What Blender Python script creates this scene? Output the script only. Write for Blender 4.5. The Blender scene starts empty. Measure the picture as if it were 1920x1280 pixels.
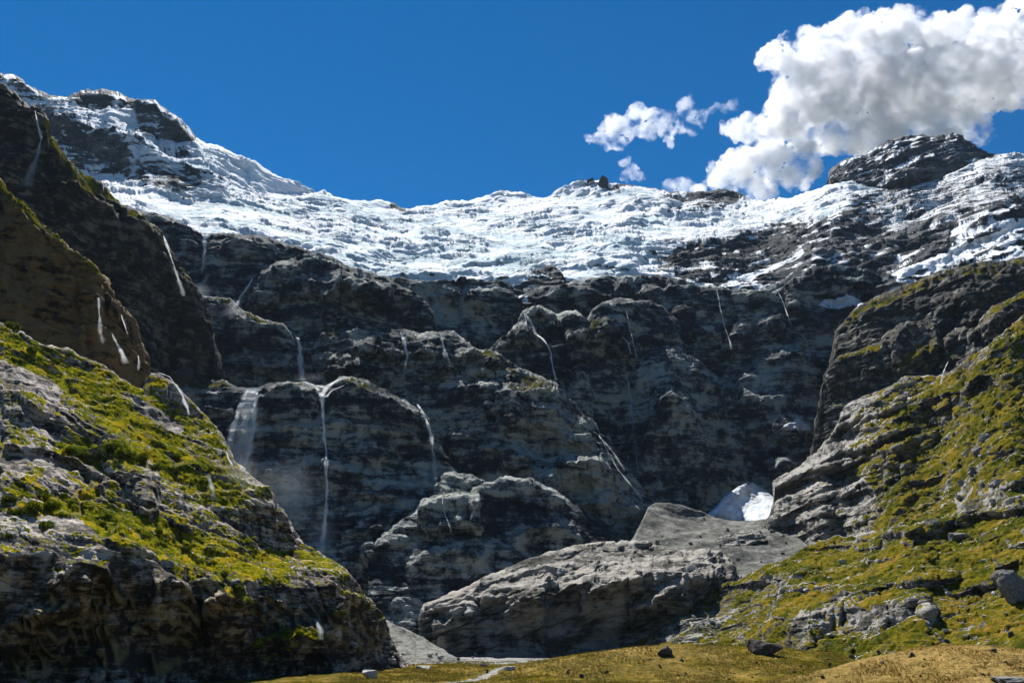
import bpy, bmesh, math, random, time
import numpy as np
from mathutils import Vector, Matrix
T0 = time.time()
R = math.radians
S = bpy.context.scene
HAZE = 0.000010
COL = S.collection

# ------------------------------------------------------------------ camera
FPX, W, H = 1493.0, 1920.0, 1280.0
PITCH = R(20.2)
CAMZ = 15.0
cam = bpy.data.cameras.new('camera'); co = bpy.data.objects.new('camera', cam); COL.objects.link(co)
cam.sensor_width = 36.0; cam.lens = FPX / W * 36.0
cam.clip_start = 0.5; cam.clip_end = 60000
co.location = (0, 0, CAMZ); co.rotation_euler = (R(90) + PITCH, 0, 0)
S.camera = co

# ------------------------------------------------------------------ light
SUN_EL, SUN_AZ = 59.0, -24.0          # azimuth from +Y, negative = to the left
w = bpy.data.worlds.new("World"); S.world = w; w.use_nodes = True
nt = w.node_tree; bg = nt.nodes['Background']
sky = nt.nodes.new('ShaderNodeTexSky'); sky.sky_type = 'NISHITA'; sky.sun_disc = False
sky.sun_elevation = R(SUN_EL); sky.sun_rotation = R(SUN_AZ)
sky.altitude = 1500; sky.air_density = 1.0; sky.dust_density = 0.15; sky.ozone_density = 3.0
hs = nt.nodes.new('ShaderNodeHueSaturation'); hs.inputs['Saturation'].default_value = 1.46
hs.inputs['Value'].default_value = 1.0
nt.links.new(sky.outputs[0], hs.inputs['Color']); nt.links.new(hs.outputs[0], bg.inputs[0])
bg.inputs[1].default_value = 0.0505
sl = bpy.data.lights.new('sun', 'SUN'); sl.energy = 5.0; sl.angle = R(0.5); sl.color = (1.0, 0.96, 0.9)
so = bpy.data.objects.new('sun', sl); COL.objects.link(so)
sd = Vector((math.sin(R(SUN_AZ)) * math.cos(R(SUN_EL)), math.cos(R(SUN_AZ)) * math.cos(R(SUN_EL)), math.sin(R(SUN_EL))))
so.rotation_euler = sd.to_track_quat('Z', 'Y').to_euler(); so.location = (0, 0, 3000)
vs = S.view_settings; vs.view_transform = 'Standard'; vs.look = 'None'; vs.exposure = 1.05; vs.gamma = 1.0
S.cycles.use_denoising = True
S.cycles.max_bounces = 6; S.cycles.diffuse_bounces = 3; S.cycles.transparent_max_bounces = 12
S.cycles.volume_bounces = 4; S.cycles.volume_step_rate = 1.5; S.cycles.volume_max_steps = 128

# ------------------------------------------------------------------ noise
_rng = np.random.RandomState(7)
PERM = _rng.permutation(256).astype(np.int32); PERM = np.concatenate([PERM, PERM])
_g = _rng.normal(size=(256, 3)).astype(np.float32); _g /= np.linalg.norm(_g, axis=1, keepdims=True)
GX, GY, GZ = [np.ascontiguousarray(_g[:, i]) * 1.6 for i in range(3)]
def pn(x, y, z):
    x = np.asarray(x, np.float32); y = np.asarray(y, np.float32); z = np.asarray(z, np.float32)
    xi = np.floor(x); yi = np.floor(y); zi = np.floor(z)
    fx = x - xi; fy = y - yi; fz = z - zi
    X = xi.astype(np.int32) & 255; Y = yi.astype(np.int32) & 255; Z = zi.astype(np.int32) & 255
    u = fx * fx * fx * (fx * (fx * 6 - 15) + 10); v = fy * fy * fy * (fy * (fy * 6 - 15) + 10); ww = fz * fz * fz * (fz * (fz * 6 - 15) + 10)
    def g(dx, dy, dz):
        h = PERM[PERM[PERM[(X + dx) & 255] + ((Y + dy) & 255)] + ((Z + dz) & 255)]
        return GX[h] * (fx - dx) + GY[h] * (fy - dy) + GZ[h] * (fz - dz)
    a = g(0, 0, 0); a += u * (g(1, 0, 0) - a)
    b = g(0, 1, 0); b += u * (g(1, 1, 0) - b)
    a += v * (b - a)
    c = g(0, 0, 1); c += u * (g(1, 0, 1) - c)
    d = g(0, 1, 1); d += u * (g(1, 1, 1) - d)
    c += v * (d - c)
    return a + ww * (c - a)
def fbm(P, s, oct=4, gain=0.5, off=0.0, ax=(1, 1, 1)):
    x = P[..., 0] * (ax[0] / s) + off; y = P[..., 1] * (ax[1] / s) + off * 1.7; z = P[..., 2] * (ax[2] / s) - off
    r = 0; a = 1.0
    for i in range(oct):
        r = r + a * pn(x, y, z); a *= gain; x = x * 2.03 + 11.3; y = y * 2.03 + 5.7; z = z * 2.03 + 7.1
    return r
def ridged(P, s, oct=4, gain=0.5, off=0.0, ax=(1, 1, 1)):
    x = P[..., 0] * (ax[0] / s) + off; y = P[..., 1] * (ax[1] / s) + off * 1.7; z = P[..., 2] * (ax[2] / s) - off
    r = 0; a = 1.0
    for i in range(oct):
        r = r + a * (1 - 2.2 * np.abs(pn(x, y, z))); a *= gain; x = x * 2.03 + 11.3; y = y * 2.03 + 5.7; z = z * 2.03 + 7.1
    return r
def ss(a, b, x):
    t = np.clip((x - a) / (b - a), 0, 1); return t * t * (3 - 2 * t)
def hash1(k, seed=0):
    k = k.astype(np.int32)
    return PERM[(PERM[(k + seed) & 255] + (k >> 8)) & 255] / 255.0
_n1 = _rng.normal(size=4096)
def n1(x, s, seed):                       # 1-D smooth noise
    t = np.asarray(x) / s + seed * 37.1 + 500; i = np.floor(t).astype(int); f = t - i; f = f * f * (3 - 2 * f)
    return _n1[i % 4096] * (1 - f) + _n1[(i + 1) % 4096] * f

# ------------------------------------------------------------------ projection (for laying things out at a real distance)
CP, SP = math.cos(PITCH), math.sin(PITCH)
def zr(y):
    v = (640 - y) / FPX; return (SP + v * CP) / (CP - v * SP)
def xr(x, y):
    v = (640 - y) / FPX; return ((x - 960) / FPX) / (CP - v * SP)
def at(x, y, D):
    return (D * xr(x, y), D, CAMZ + D * zr(y))

def interp(poly, x):
    p = np.array(poly, float); return np.interp(x, p[:, 0], p[:, 1])
def prof_depth(prof, X, Y):
    xs = [c[0] for c in prof]; cols = []
    for _, pts in prof:
        pts = sorted(pts); cols.append(np.interp(Y, [p[0] for p in pts], [p[1] for p in pts]))
    cols = np.array(cols)
    k = np.clip(np.searchsorted(xs, X, side='right') - 1, 0, len(xs) - 2)
    xa = np.array(xs)[k]; xb = np.array(xs)[k + 1]
    f = np.clip((X - xa) / (xb - xa), 0, 1); f = f * f * (3 - 2 * f)
    I, J = np.indices(X.shape)
    return cols[k, I, J] * (1 - f) + cols[k + 1, I, J] * f

def apply_bump(D, X, Y, b, seed):
    # b = (pts, face px, top px, metres)
    pts, h, Ht, A = b[:4]
    p = np.array(pts, float); xa, xb = p[0, 0], p[-1, 0]
    xs = X[0]; c0, c1 = np.searchsorted(xs, [xa, xb])
    if c1 - c0 < 2: return
    x = xs[c0:c1]; L = np.interp(x, p[:, 0], p[:, 1])
    L = L + n1(x, 26, seed) * min(4, h * 0.10) + n1(x, 9, seed + 3) * min(2.0, h * 0.05)
    e = max(6, (xb - xa) * (b[4] if len(b) > 4 else 0.18))
    a = np.clip(np.minimum((x - xa) / e, (xb - x) / e), 0, 1); a = np.sqrt(a * (2 - a))
    hx = h * (0.45 + 0.55 * a) * (1 + 0.2 * n1(x, 40, seed + 9))
    d = Y[:, c0:c1] - L[None, :]
    up = np.exp(np.clip(d, -400, 0) / Ht)
    dn = np.clip(1 - np.clip(d, 0, 1e9) / np.maximum(hx, 2), 0, 1) ** 0.8
    D[:, c0:c1] -= A * a[None, :] * np.where(d < 0, up, dn)

def auto_bumps(n, region, length, slope, h, top, A, seed):
    r = random.Random(seed); out = []
    xs = [q[0] for q in region]; ys = [q[1] for q in region]
    while len(out) < n:
        x = r.uniform(min(xs), max(xs)); y = r.uniform(min(ys), max(ys))
        ins = False; j = len(region) - 1
        for i in range(len(region)):
            if (ys[i] > y) != (ys[j] > y) and x < (xs[j] - xs[i]) * (y - ys[i]) / (ys[j] - ys[i]) + xs[i]: ins = not ins
            j = i
        if not ins: continue
        l = r.uniform(*length); s = r.uniform(*slope); cv = r.uniform(-.05, .12) * l
        k = r.uniform(0.6, 1.5)
        pts = [(x - l / 2, y - s * -l / 2 + cv), (x - l / 4, y + s * l / 4 + cv * .25), (x, y), (x + l / 4, y - s * l / 4 + cv * .25), (x + l / 2, y - s * l / 2 + cv)]
        out.append((pts, r.uniform(*h) * k, r.uniform(*top) * k, r.uniform(*A) * k, 0.3))
    return out

def stroke_mask(X, Y, strokes):
    M = np.zeros(X.shape, np.float32)
    for pts, wd, val in strokes:
        p = np.array(pts, float)
        if len(p) == 1: p = np.vstack([p, p + 0.01])
        x0, x1 = p[:, 0].min() - wd * 1.6, p[:, 0].max() + wd * 1.6; y0, y1 = p[:, 1].min() - wd * 1.6, p[:, 1].max() + wd * 1.6
        c0, c1 = np.searchsorted(X[0], [x0, x1])
        if c1 <= c0: continue
        xx = X[:, c0:c1]; yy = Y[:, c0:c1]
        best = np.full(xx.shape, 1e9)
        for i in range(len(p) - 1):
            ax, ay = p[i]; bx, by = p[i + 1]; L2 = (bx - ax) ** 2 + (by - ay) ** 2
            t = np.clip(((xx - ax) * (bx - ax) + (yy - ay) * (by - ay)) / L2, 0, 1)
            best = np.minimum(best, np.hypot(xx - ax - t * (bx - ax), yy - ay - t * (by - ay)))
        m = np.clip(1.5 - best / wd, 0, 1) * val
        sub = M[:, c0:c1]
        M[:, c0:c1] = np.where(np.abs(m) > np.abs(sub), m, sub)
    return M

def grid_normals(P):
    du = np.gradient(P, axis=1); dv = np.gradient(P, axis=0)
    n = np.cross(du, dv); n /= np.linalg.norm(n, axis=-1, keepdims=True) + 1e-9
    # orient to the camera
    s = np.sign(-(n * (P - np.array([0, 0, CAMZ]))).sum(-1)); s[s == 0] = 1
    return n * s[..., None]
def blur(A, k):
    for _ in range(k):
        A = (A + np.roll(A, 1, 0) + np.roll(A, -1, 0) + np.roll(A, 1, 1) + np.roll(A, -1, 1)) / 5
    return A

LAYERS = []
def make_mesh(name, P, attrs, mat):
    ny, nx = P.shape[:2]; nv = nx * ny
    me = bpy.data.meshes.new(name)
    me.vertices.add(nv); me.vertices.foreach_set('co', P.reshape(-1).astype(np.float32))
    idx = np.arange(nv, dtype=np.int32).reshape(ny, nx)
    q = np.stack([idx[:-1, :-1], idx[:-1, 1:], idx[1:, 1:], idx[1:, :-1]], -1).reshape(-1, 4)
    nf = len(q)
    me.loops.add(nf * 4); me.loops.foreach_set('vertex_index', q.reshape(-1))
    me.polygons.add(nf); me.polygons.foreach_set('loop_start', np.arange(0, nf * 4, 4, dtype=np.int32))
    me.polygons.foreach_set('use_smooth', np.ones(nf, bool))
    for k, v in attrs.items():
        at_ = me.attributes.new(k, 'FLOAT', 'POINT'); at_.data.foreach_set('value', v.reshape(-1).astype(np.float32))
    me.update(); me.materials.append(mat)
    o = bpy.data.objects.new(name, me); COL.objects.link(o)
    return o
def tag(o, label=None, cat=None, group=None, kind=None):
    if label: o['label'] = label
    if cat: o['category'] = cat
    if group: o['group'] = group
    if kind: o['kind'] = kind
    return o

def strata(P, h, dip, seed, warp=0.35, sharp=0.82):
    """outward offset 0..1 of bedded rock: each bed juts further out towards its top, then steps back"""
    u = (P[..., 2] + dip[0] * P[..., 0] + dip[1] * P[..., 1]) / h
    u = u + warp * fbm(P, h * 7, 3, off=seed * 3.1) * 2 + 300
    k = np.floor(u); f = u - k
    prof = np.where(f < sharp, f / sharp, (1 - f) / (1 - sharp))
    return prof * (0.3 + 1.1 * hash1(k, seed) ** 1.5) - 0.4

def blocky(P, s, seed, ax=(1, 1, 1), lv=3.0):
    """plates of rock that stand at a few distinct depths, with sharp edges between them"""
    f = fbm(P, s, 3, 0.55, off=seed * 2.3, ax=ax) * lv
    k = np.floor(f); t = f - k
    return (k + ss(0.0, 0.09, t) + 0.12 * t) / lv

def relief(name, top, bot, prof, x0, x1, step=1.6, rim=(14, 30), back=((40, 0), (120, -60)), bumps=(), seed=1,
           big=(60, 6), beds=((30, 5), (11, 2.5), (4.5, 1.2)), dip=(0, 0), joints=(10, 1.5), lump=None,
           veg=(-1, ()), snow=(-1, ()), tone=(0.0, ()), warm=(0.0, ()), vslope=0.9, sslope=1.0, nmix=0.5, mat=None,
           kind='structure', label=None, cat=None, smooth=(), edge=0, dust_shade=(), cracks=1.0, bscale=1.0, folds=(), streak=0.0, dry=(0, ()), crev=None, bedmask=0.25, jag=2.0, group=None):
    nx = int((x1 - x0) / step) + 1
    xs = np.linspace(x0, x1, nx)
    Tx = interp(top, xs) + n1(xs, 14, seed) * jag * 0.6 + n1(xs, 5, seed + 5) * jag * 0.35
    Bx = interp(bot, xs) if isinstance(bot, (list, tuple)) else np.full(nx, float(bot))
    Bx = np.maximum(Bx, Tx + 4)
    ny = int((Bx - Tx).max() / step) + 2
    t = np.linspace(0, 1, ny)[:, None]
    Y = Tx[None] + t * (Bx - Tx)[None]; X = np.repeat(xs[None], ny, 0)
    D = prof_depth(prof, X, Y)
    if rim:
        wr, Rr = rim
        g = np.gradient(interp(top, xs), xs); g = np.clip(g, -6, 6)
        dd = (Y - Tx[None]) / np.sqrt(1 + g * g)[None]
        # take nearest of neighbouring columns too, so that side edges are rounded as well
        u = np.clip(dd / wr, 0, 1); D += Rr * (1 - np.sqrt(np.clip(1 - (1 - u) ** 2, 0, 1)))
    for i, b in enumerate(bumps): apply_bump(D, X, Y, b[:3] + (b[3] * bscale,) + b[4:], seed * 13 + i)
    P = np.stack([D * xr(X, Y), D, CAMZ + D * zr(Y)], -1)
    # back of the rock, behind its skyline
    rows = []
    for (by, bz) in reversed(back):
        q = P[0].copy(); q[:, 1] += by; q[:, 0] *= (1 + by / np.maximum(P[0][:, 1], 1)); q[:, 2] += bz; rows.append(q[None])
    nb = 0
    if rows:
        seq = [r[0] for r in rows] + [P[0]]; out = []
        for a, b in zip(seq[:-1], seq[1:]):
            L = np.linalg.norm(a - b, axis=-1).mean(); m = int(np.clip(L / 12, 2, 14))
            for k in range(m): out.append((a * (1 - k / m) + b * (k / m))[None])
        nb = len(out); P = np.concatenate(out + [P], 0)
    Xf = np.concatenate([np.repeat(X[:1], nb, 0), X], 0); Yf = np.concatenate([np.repeat(Y[:1], nb, 0), Y], 0)
    N = grid_normals(P); N = blur(N, 3)
    dirn = N * nmix + np.array([0, -1.0, 0.15]) * (1 - nmix)
    dirn /= np.linalg.norm(dirn, axis=-1, keepdims=True) + 1e-9
    off = big[1] * fbm(P, big[0], 4, off=seed)
    sm = 1.0 - np.clip(stroke_mask(Xf, Yf, smooth), 0, 1) if smooth else 1.0
    m0 = ss(-0.5, 0.6, fbm(P, big[0] * 1.3, 3, off=seed + 20) + bedmask)
    for k, (hh, aa) in enumerate(beds):
        off = off + aa * strata(P, hh, dip, seed + k) * m0 * sm
    if joints:
        off = off + sm * joints[1] * ridged(P, joints[0], 3, off=seed + 40, ax=(1, 1, 0.35)) * 0.28
        off = off + sm * joints[1] * 0.22 * fbm(P, joints[0] * 0.4, 3, 0.55, off=seed + 50, ax=(.7, .7, 1.6))
        off = off + sm * joints[1] * 1.3 * blocky(P, joints[0] * 2.2, seed + 5, (0.6, .6, 1.7))
        off = off + sm * joints[1] * 0.5 * blocky(P, joints[0] * 0.7, seed + 6, (0.6, .6, 2.2), 2.5)
    if crev:
        sn0 = ss(-0.1, 0.25, crevm(Xf, Yf) + 0.2 * fbm(P, 150, 3, off=2))
        cr = 1.0 * ridged(P, crev[0], 4, 0.55, off=seed + 90, ax=(0.35, 1.0, 1.0)) + 0.35 * fbm(P, crev[0] * .25, 3, .6, off=seed + 91, ax=(.5, 1, 1))
        cm = .12 + 1.2 * ss(-.35, .5, fbm(P, 190, 3, off=31) + stroke_mask(Xf, Yf, ICE) * .5)
        off = off * (1 - 0.86 * sn0) + crev[1] * cr * sn0 * cm
    if joints and cracks:
        j0 = joints[0]
        for q_, (ax_, wd_, dp_) in enumerate((((.25, .25, 1.5), .045, 1.0), ((.9, .9, .35), .05, 1.1), ((.5, .5, 4.0), .06, .5))):
            u_ = P[..., 2] + dip[0] * P[..., 0]
            Q = np.stack([P[..., 0] + (.5 * P[..., 2] if q_ == 1 else 0), P[..., 1], u_], -1)
            n_ = fbm(Q, j0 * 2.6, 2, .35, off=seed + 101 + q_, ax=ax_)
            off = off - sm * cracks * dp_ * .26 * j0 * np.exp(-(n_ / wd_) ** 2) * ss(-.3, .3, pn(P[..., 0] / (j0 * 6), P[..., 1] / (j0 * 6) + q_ * 9, P[..., 2] / (j0 * 4)))
    fold = np.zeros(P.shape[:2], np.float32)
    if len(folds):
        fm = ss(.2, .8, stroke_mask(Xf, Yf, folds)); ph = 2.0 * P[..., 0] + .8 * P[..., 2] + 24 * fbm(P, 48, 1, .35, off=seed + 33, ax=(1, .4, .8)) + 1.2 * pn(P[..., 0] / 5, P[..., 1] / 9, P[..., 2] / 9)
        fold = .75 * fm * np.clip(-.05 + 1.1 * np.sin(ph) + .5 * pn(P[..., 0] / 9, P[..., 1] / 9, P[..., 2] / 16), 0, 1); off = off + fm * (.3 * np.sin(ph) + .12 * np.sin(2.3 * ph + 1))
    P = P + dirn * off[..., None]
    if lump:
        n0 = blur(grid_normals(P)[..., 2], 5)
        g0 = ss(-0.2, 0.25, veg[0] + (stroke_mask(Xf, Yf, veg[1]) if len(veg[1]) else 0) + vslope * (n0 - .55) + .33 * fbm(P, big[0] * 0.35, 3, 0.62, off=seed + 70))
        P = P + (dirn + np.array([0, 0, .6])) * (lump[1] * (g0 + .15) * (0.9 - 1.9 * np.abs(pn(P[..., 0] / lump[0], P[..., 1] / lump[0], P[..., 2] / lump[0])) + .5 * fbm(P, lump[0] * .4, 2, .6, off=seed + 61)))[..., None]
    N2 = grid_normals(P); nz = blur(N2[..., 2], 1)
    nzs = blur(N2, 6)[..., 2]
    fn = fbm(P, big[0] * 0.35, 5, 0.62, off=seed + 70)
    fb = fbm(P, big[0] * 0.12, 4, 0.65, off=seed + 80)
    def field(spec, slope, ref, k=(0.55, 0.3)):
        b, st = spec
        m = b + (stroke_mask(Xf, Yf, st) if len(st) else 0)
        return ss(-0.12, 0.12, m + slope * (0.6 * nzs + 0.4 * nz - ref) + k[0] * fn * 0.6 + k[1] * fb * 0.6)
    if streak:
        q = P[..., 2] + dip[0] * P[..., 0]
        stn = pn(q / 14 + 2 * fbm(P, 200, 2, off=4), P[..., 0] / 150, P[..., 1] / 190) + .8 * pn(q / 6, P[..., 0] / 70 + 9, P[..., 1] / 90)
    else: stn = 0
    dm = np.clip(stroke_mask(Xf, Yf, dust_shade), 0, 1) if len(dust_shade) else 0  # thins the snow: real dusting plus painted cloud shadow
    ice = np.zeros(P.shape[:2], np.float32)
    if crev: ice = np.clip(sn0 * (ss(.9, -.7, cr) * .8 + ss(-.1, .5, fbm(P, 110, 4, .6, off=77) + stroke_mask(Xf, Yf, ICE))), 0, 1)
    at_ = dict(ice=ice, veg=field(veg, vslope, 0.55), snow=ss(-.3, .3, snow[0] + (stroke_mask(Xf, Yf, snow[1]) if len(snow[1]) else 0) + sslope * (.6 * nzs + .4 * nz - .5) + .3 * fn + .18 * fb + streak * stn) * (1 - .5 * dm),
               fold=fold, dry=np.clip(dry[0] + (stroke_mask(Xf, Yf, dry[1]) if len(dry[1]) else 0) + .35 * fb, 0, 1),
               tone=np.clip(0.5 + tone[0] + (stroke_mask(Xf, Yf, tone[1]) if len(tone[1]) else 0) + 0.18 * fn, 0, 1),
               warm=np.clip(warm[0] + (stroke_mask(Xf, Yf, warm[1]) if len(warm[1]) else 0) + 0.15 * fb, 0, 1))
    o = make_mesh(name, P, at_, mat)
    tag(o, label, cat, group, kind)
    LAYERS.append(dict(name=name, xs=xs, Tx=Tx, Bx=Bx, P=P[nb:], ny=ny))
    print('built', name, P.shape, round(time.time() - T0, 1)); return o

_zb = {}
def project(P):
    rel = P - np.array([0, 0, CAMZ]); f = rel[..., 1] * CP + rel[..., 2] * SP; up = -rel[..., 1] * SP + rel[..., 2] * CP
    return 960 + FPX * rel[..., 0] / f, 640 - FPX * up / f
def zbuffer():
    """distance of the nearest terrain at each point of a coarse grid, after the rock has been roughened"""
    G = np.full((660, 1000), 1e9, np.float32)
    for L in LAYERS:
        x, y = project(L['P']); d = L['P'][..., 1]
        a = np.round(y / 2).astype(int) + 5; b = np.round(x / 2).astype(int) + 20
        ok = (a >= 0) & (a < 660) & (b >= 0) & (b < 1000)
        np.minimum.at(G, (a[ok], b[ok]), d[ok].astype(np.float32))
    return G
def hit(x, y, r=1):
    if 'g' not in _zb: _zb['g'] = zbuffer()
    a = int(round(y / 2)) + 5; b = int(round(x / 2)) + 20
    w_ = _zb['g'][max(0, a - r):a + r + 1, max(0, b - r):b + r + 1]
    v = w_[w_ < 1e8]
    if not len(v): return None
    D = float(v.min()) if r > 1 else float(np.median(v)); return at(x, y, D)

# ------------------------------------------------------------------ materials
def new_mat(name):
    m = bpy.data.materials.new(name); m.use_nodes = True; t = m.node_tree
    for n in list(t.nodes): t.nodes.remove(n)
    return m, t
class NB:
    def __init__(s, t): s.t = t
    def n(s, typ, **kw):
        x = s.t.nodes.new(typ)
        for k, v in kw.items():
            if k.startswith('i_'): x.inputs[k[2:].replace('_', ' ')].default_value = v
            else: setattr(x, k, v)
        return x
    def l(s, a, b): s.t.links.new(a, b)
    def noise(s, vec, scale, detail=6, rough=0.6, dist=0.0):
        x = s.n('ShaderNodeTexNoise'); x.inputs['Scale'].default_value = scale; x.inputs['Detail'].default_value = detail
        x.inputs['Roughness'].default_value = rough; x.inputs['Distortion'].default_value = dist
        if vec: s.l(vec, x.inputs['Vector'])
        return x.outputs['Fac']
    def ramp(s, fac, stops):
        x = s.n('ShaderNodeValToRGB'); e = x.color_ramp.elements
        while len(e) < len(stops): e.new(0.5)
        for k, (p, c) in enumerate(stops):
            e[k].position = p; e[k].color = (*c, 1) if len(c) == 3 else c
        s.l(fac, x.inputs[0]); return x.outputs[0]
    def mix(s, fac, a, b, mode='MIX'):
        x = s.n('ShaderNodeMix', data_type='RGBA', blend_type=mode)
        for sock, v in ((x.inputs[0], fac), (x.inputs[6], a), (x.inputs[7], b)):
            if hasattr(v, 'links') or hasattr(v, 'is_linked'): s.l(v, sock)
            elif isinstance(v, tuple): sock.default_value = (*v, 1)
            else: sock.default_value = v
        return x.outputs[2]
    def math(s, op, a, b=None, c=None):
        x = s.n('ShaderNodeMath', operation=op)
        for i, v in enumerate((a, b, c)):
            if v is None: continue
            if hasattr(v, 'is_linked'): s.l(v, x.inputs[i])
            else: x.inputs[i].default_value = v
        return x.outputs[0]
    def attr(s, name): return s.n('ShaderNodeAttribute', attribute_name=name).outputs['Fac']

def terrain_mat(name, k, dip=(0, 0), rock=((.055, .055, .055), (.16, .155, .145), (.30, .29, .27)), warmc=(.17, .12, .055),
                grass=((.055, .075, .012), (.16, .15, .022), (.26, .17, .03)), snowc=(.82, .85, .88), icec=(.35, .52, .58),
                bump=1.0, bed=1.0, gmix=0.5, rocksat=1.0):
    """k = noise scale (1/m) of the finest readable detail"""
    m, t = new_mat(name); b = NB(t)
    tc = b.n('ShaderNodeTexCoord').outputs['Object']
    mp = b.n('ShaderNodeMapping'); b.l(tc, mp.inputs['Vector'])
    mp.inputs['Rotation'].default_value = (math.atan(dip[1]), -math.atan(-dip[0]) if dip[0] else 0, 0)
    mp.inputs['Scale'].default_value = (0.22, 0.22, 1.6)
    bedn = b.noise(mp.outputs[0], k * 0.55, 7, 0.62, 0.35)
    n_big = b.noise(tc, k * 0.06, 5, 0.6)
    mp2 = b.n('ShaderNodeMapping'); b.l(tc, mp2.inputs['Vector']); mp2.inputs['Rotation'].default_value = mp.inputs['Rotation'].default_value; mp2.inputs['Scale'].default_value = (.18, .18, 1.3)
    bed2 = b.noise(mp2.outputs[0], k * 0.13, 4, 0.5, 0.6)
    n_mid = b.noise(tc, k * 0.4, 6, 0.62)
    n_fin = b.noise(tc, k * 2.2, 5, 0.65)
    tone = b.attr('tone')
    n_wet = b.noise(tc, k * 0.09, 4, 0.55, 0.8)
    v = b.math('ADD', b.math('MULTIPLY', bedn, 0.75 * bed), b.math('MULTIPLY', n_mid, 0.55))
    v = b.math('ADD', v, b.math('MULTIPLY', b.math('SUBTRACT', n_fin, 0.5), 0.55))
    v = b.math('ADD', v, b.math('MULTIPLY', b.math('SUBTRACT', tone, 0.5), 0.9))
    v = b.math('ADD', v, b.math('MULTIPLY', b.math('SUBTRACT', n_wet, 0.5), 0.7))
    v = b.math('ADD', v, b.math('MULTIPLY', b.math('SUBTRACT', bed2, 0.5), 0.8 * bed))
    v = b.math('ADD', v, -0.15 - 0.375 * (bed - 1))
    rc = b.ramp(v, [(0.38, rock[0]), (0.5, rock[1]), (0.68, rock[2])])
    wm = b.math('MULTIPLY', b.attr('warm'), b.math('ADD', n_mid, 0.45))
    rc = b.mix(b.math('MINIMUM', wm, 1.0), rc, b.mix(1.0, rc, tuple(c * 6 for c in warmc), 'MULTIPLY'))
    gv = b.math('ADD', b.math('MULTIPLY', n_big, 0.9), b.math('MULTIPLY', b.math('SUBTRACT', n_mid, 0.5), 0.9))
    gv = b.math('ADD', gv, gmix - 0.5)
    gc = b.ramp(gv, [(0.34, grass[0]), (0.5, grass[1]), (0.66, grass[2])])
    gc = b.mix(b.math('MULTIPLY', n_fin, 0.8), gc, b.mix(1.0, gc, (.45, .5, .4), 'MULTIPLY'))
    gc = b.mix(b.math('MULTIPLY', b.attr('dry'), b.math('ADD', b.math('MULTIPLY', n_fin, 1.2), 0.1)), gc, b.mix(n_mid, (.17, .11, .035), (.42, .29, .11)))
    fo_ = b.math('MULTIPLY', b.attr('fold'), 1.0)
    rc = b.mix(fo_, rc, b.mix(n_mid, (.10, .08, .035), (.42, .34, .17)))
    vg = b.math('ADD', b.attr('veg'), b.math('MULTIPLY', b.math('SUBTRACT', n_fin, 0.5), 0.6))
    vg = b.ramp(vg, [(0.42, (0, 0, 0)), (0.58, (1, 1, 1))])
    c = b.mix(vg, rc, gc)
    sn = b.math('ADD', b.attr('snow'), b.math('ADD', b.math('MULTIPLY', b.math('SUBTRACT', n_fin, 0.5), 0.9), b.math('MULTIPLY', b.math('SUBTRACT', bedn, 0.5), 1.3)))
    sn = b.math('MINIMUM', b.math('MULTIPLY', b.ramp(sn, [(0.36, (0, 0, 0)), (0.62, (1, 1, 1))]), 1.0), b.math('MULTIPLY', b.attr('snow'), 9.0))
    sc_ = b.mix(b.ramp(b.math('ADD', b.math('MULTIPLY', bedn, .5), b.math('MULTIPLY', n_mid, .5)), [(0.38, (1, 1, 1)), (0.56, (0, 0, 0))]), snowc, icec)
    sc_ = b.mix(b.attr('ice'), b.mix(.25, snowc, sc_), b.mix(n_mid, tuple(c * .8 for c in icec), tuple(min(1, c * 1.35) for c in icec)))
    c = b.mix(sn, c, sc_)
    bs = b.n('ShaderNodeBsdfPrincipled'); b.l(c, bs.inputs['Base Color'])
    bs.inputs['Roughness'].default_value = 0.9; b.l(b.math('MULTIPLY', b.math('SUBTRACT', 1.0, vg), 0.12), bs.inputs['Specular IOR Level'])
    hgt = b.math('ADD', b.math('MULTIPLY', bedn, 1.0), b.math('ADD', b.math('MULTIPLY', n_mid, 0.8), b.math('MULTIPLY', n_fin, 0.35)))
    bp = b.n('ShaderNodeBump'); bp.inputs['Strength'].default_value = 0.9; bp.inputs['Distance'].default_value = bump / k * 1.1
    b.l(hgt, bp.inputs['Height']); b.l(bp.outputs[0], bs.inputs['Normal'])
    out = b.n('ShaderNodeOutputMaterial'); b.l(bs.outputs[0], out.inputs[0])
    return m

SHADE_BLUE_ROCK = ((.006, .010, .015), (.044, .058, .068), (.28, .30, .28))  # wall rock colours darkened and blued to paint in shade and haze
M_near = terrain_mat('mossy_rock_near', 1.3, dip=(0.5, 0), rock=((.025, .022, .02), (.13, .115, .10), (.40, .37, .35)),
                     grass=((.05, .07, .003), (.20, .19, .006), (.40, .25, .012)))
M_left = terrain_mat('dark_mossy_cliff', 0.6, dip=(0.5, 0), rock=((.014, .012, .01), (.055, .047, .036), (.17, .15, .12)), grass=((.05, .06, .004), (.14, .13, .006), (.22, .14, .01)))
M_wall = terrain_mat('headwall_rock', 0.25, rock=SHADE_BLUE_ROCK, grass=((.04, .045, .012), (.09, .085, .02), (.15, .10, .03)))
M_slab = terrain_mat('grey_slab_rock', 0.5, dip=(-0.25, 0), rock=((.03, .03, .026), (.11, .108, .098), (.27, .26, .24)))
M_far = terrain_mat('snow_mountain', 0.16, dip=(-0.2, 0), rock=((.02, .024, .03), (.06, .065, .072), (.16, .16, .16)), bump=1.2, snowc=(.86, .88, .9), icec=(.46, .56, .60))
M_hill = terrain_mat('grassy_hillside', 0.55, dip=(-0.3, 0), rock=((.02, .02, .018), (.085, .082, .075), (.27, .26, .24)),
                     grass=((.036, .048, .004), (.125, .108, .008), (.23, .14, .02)))
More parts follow.
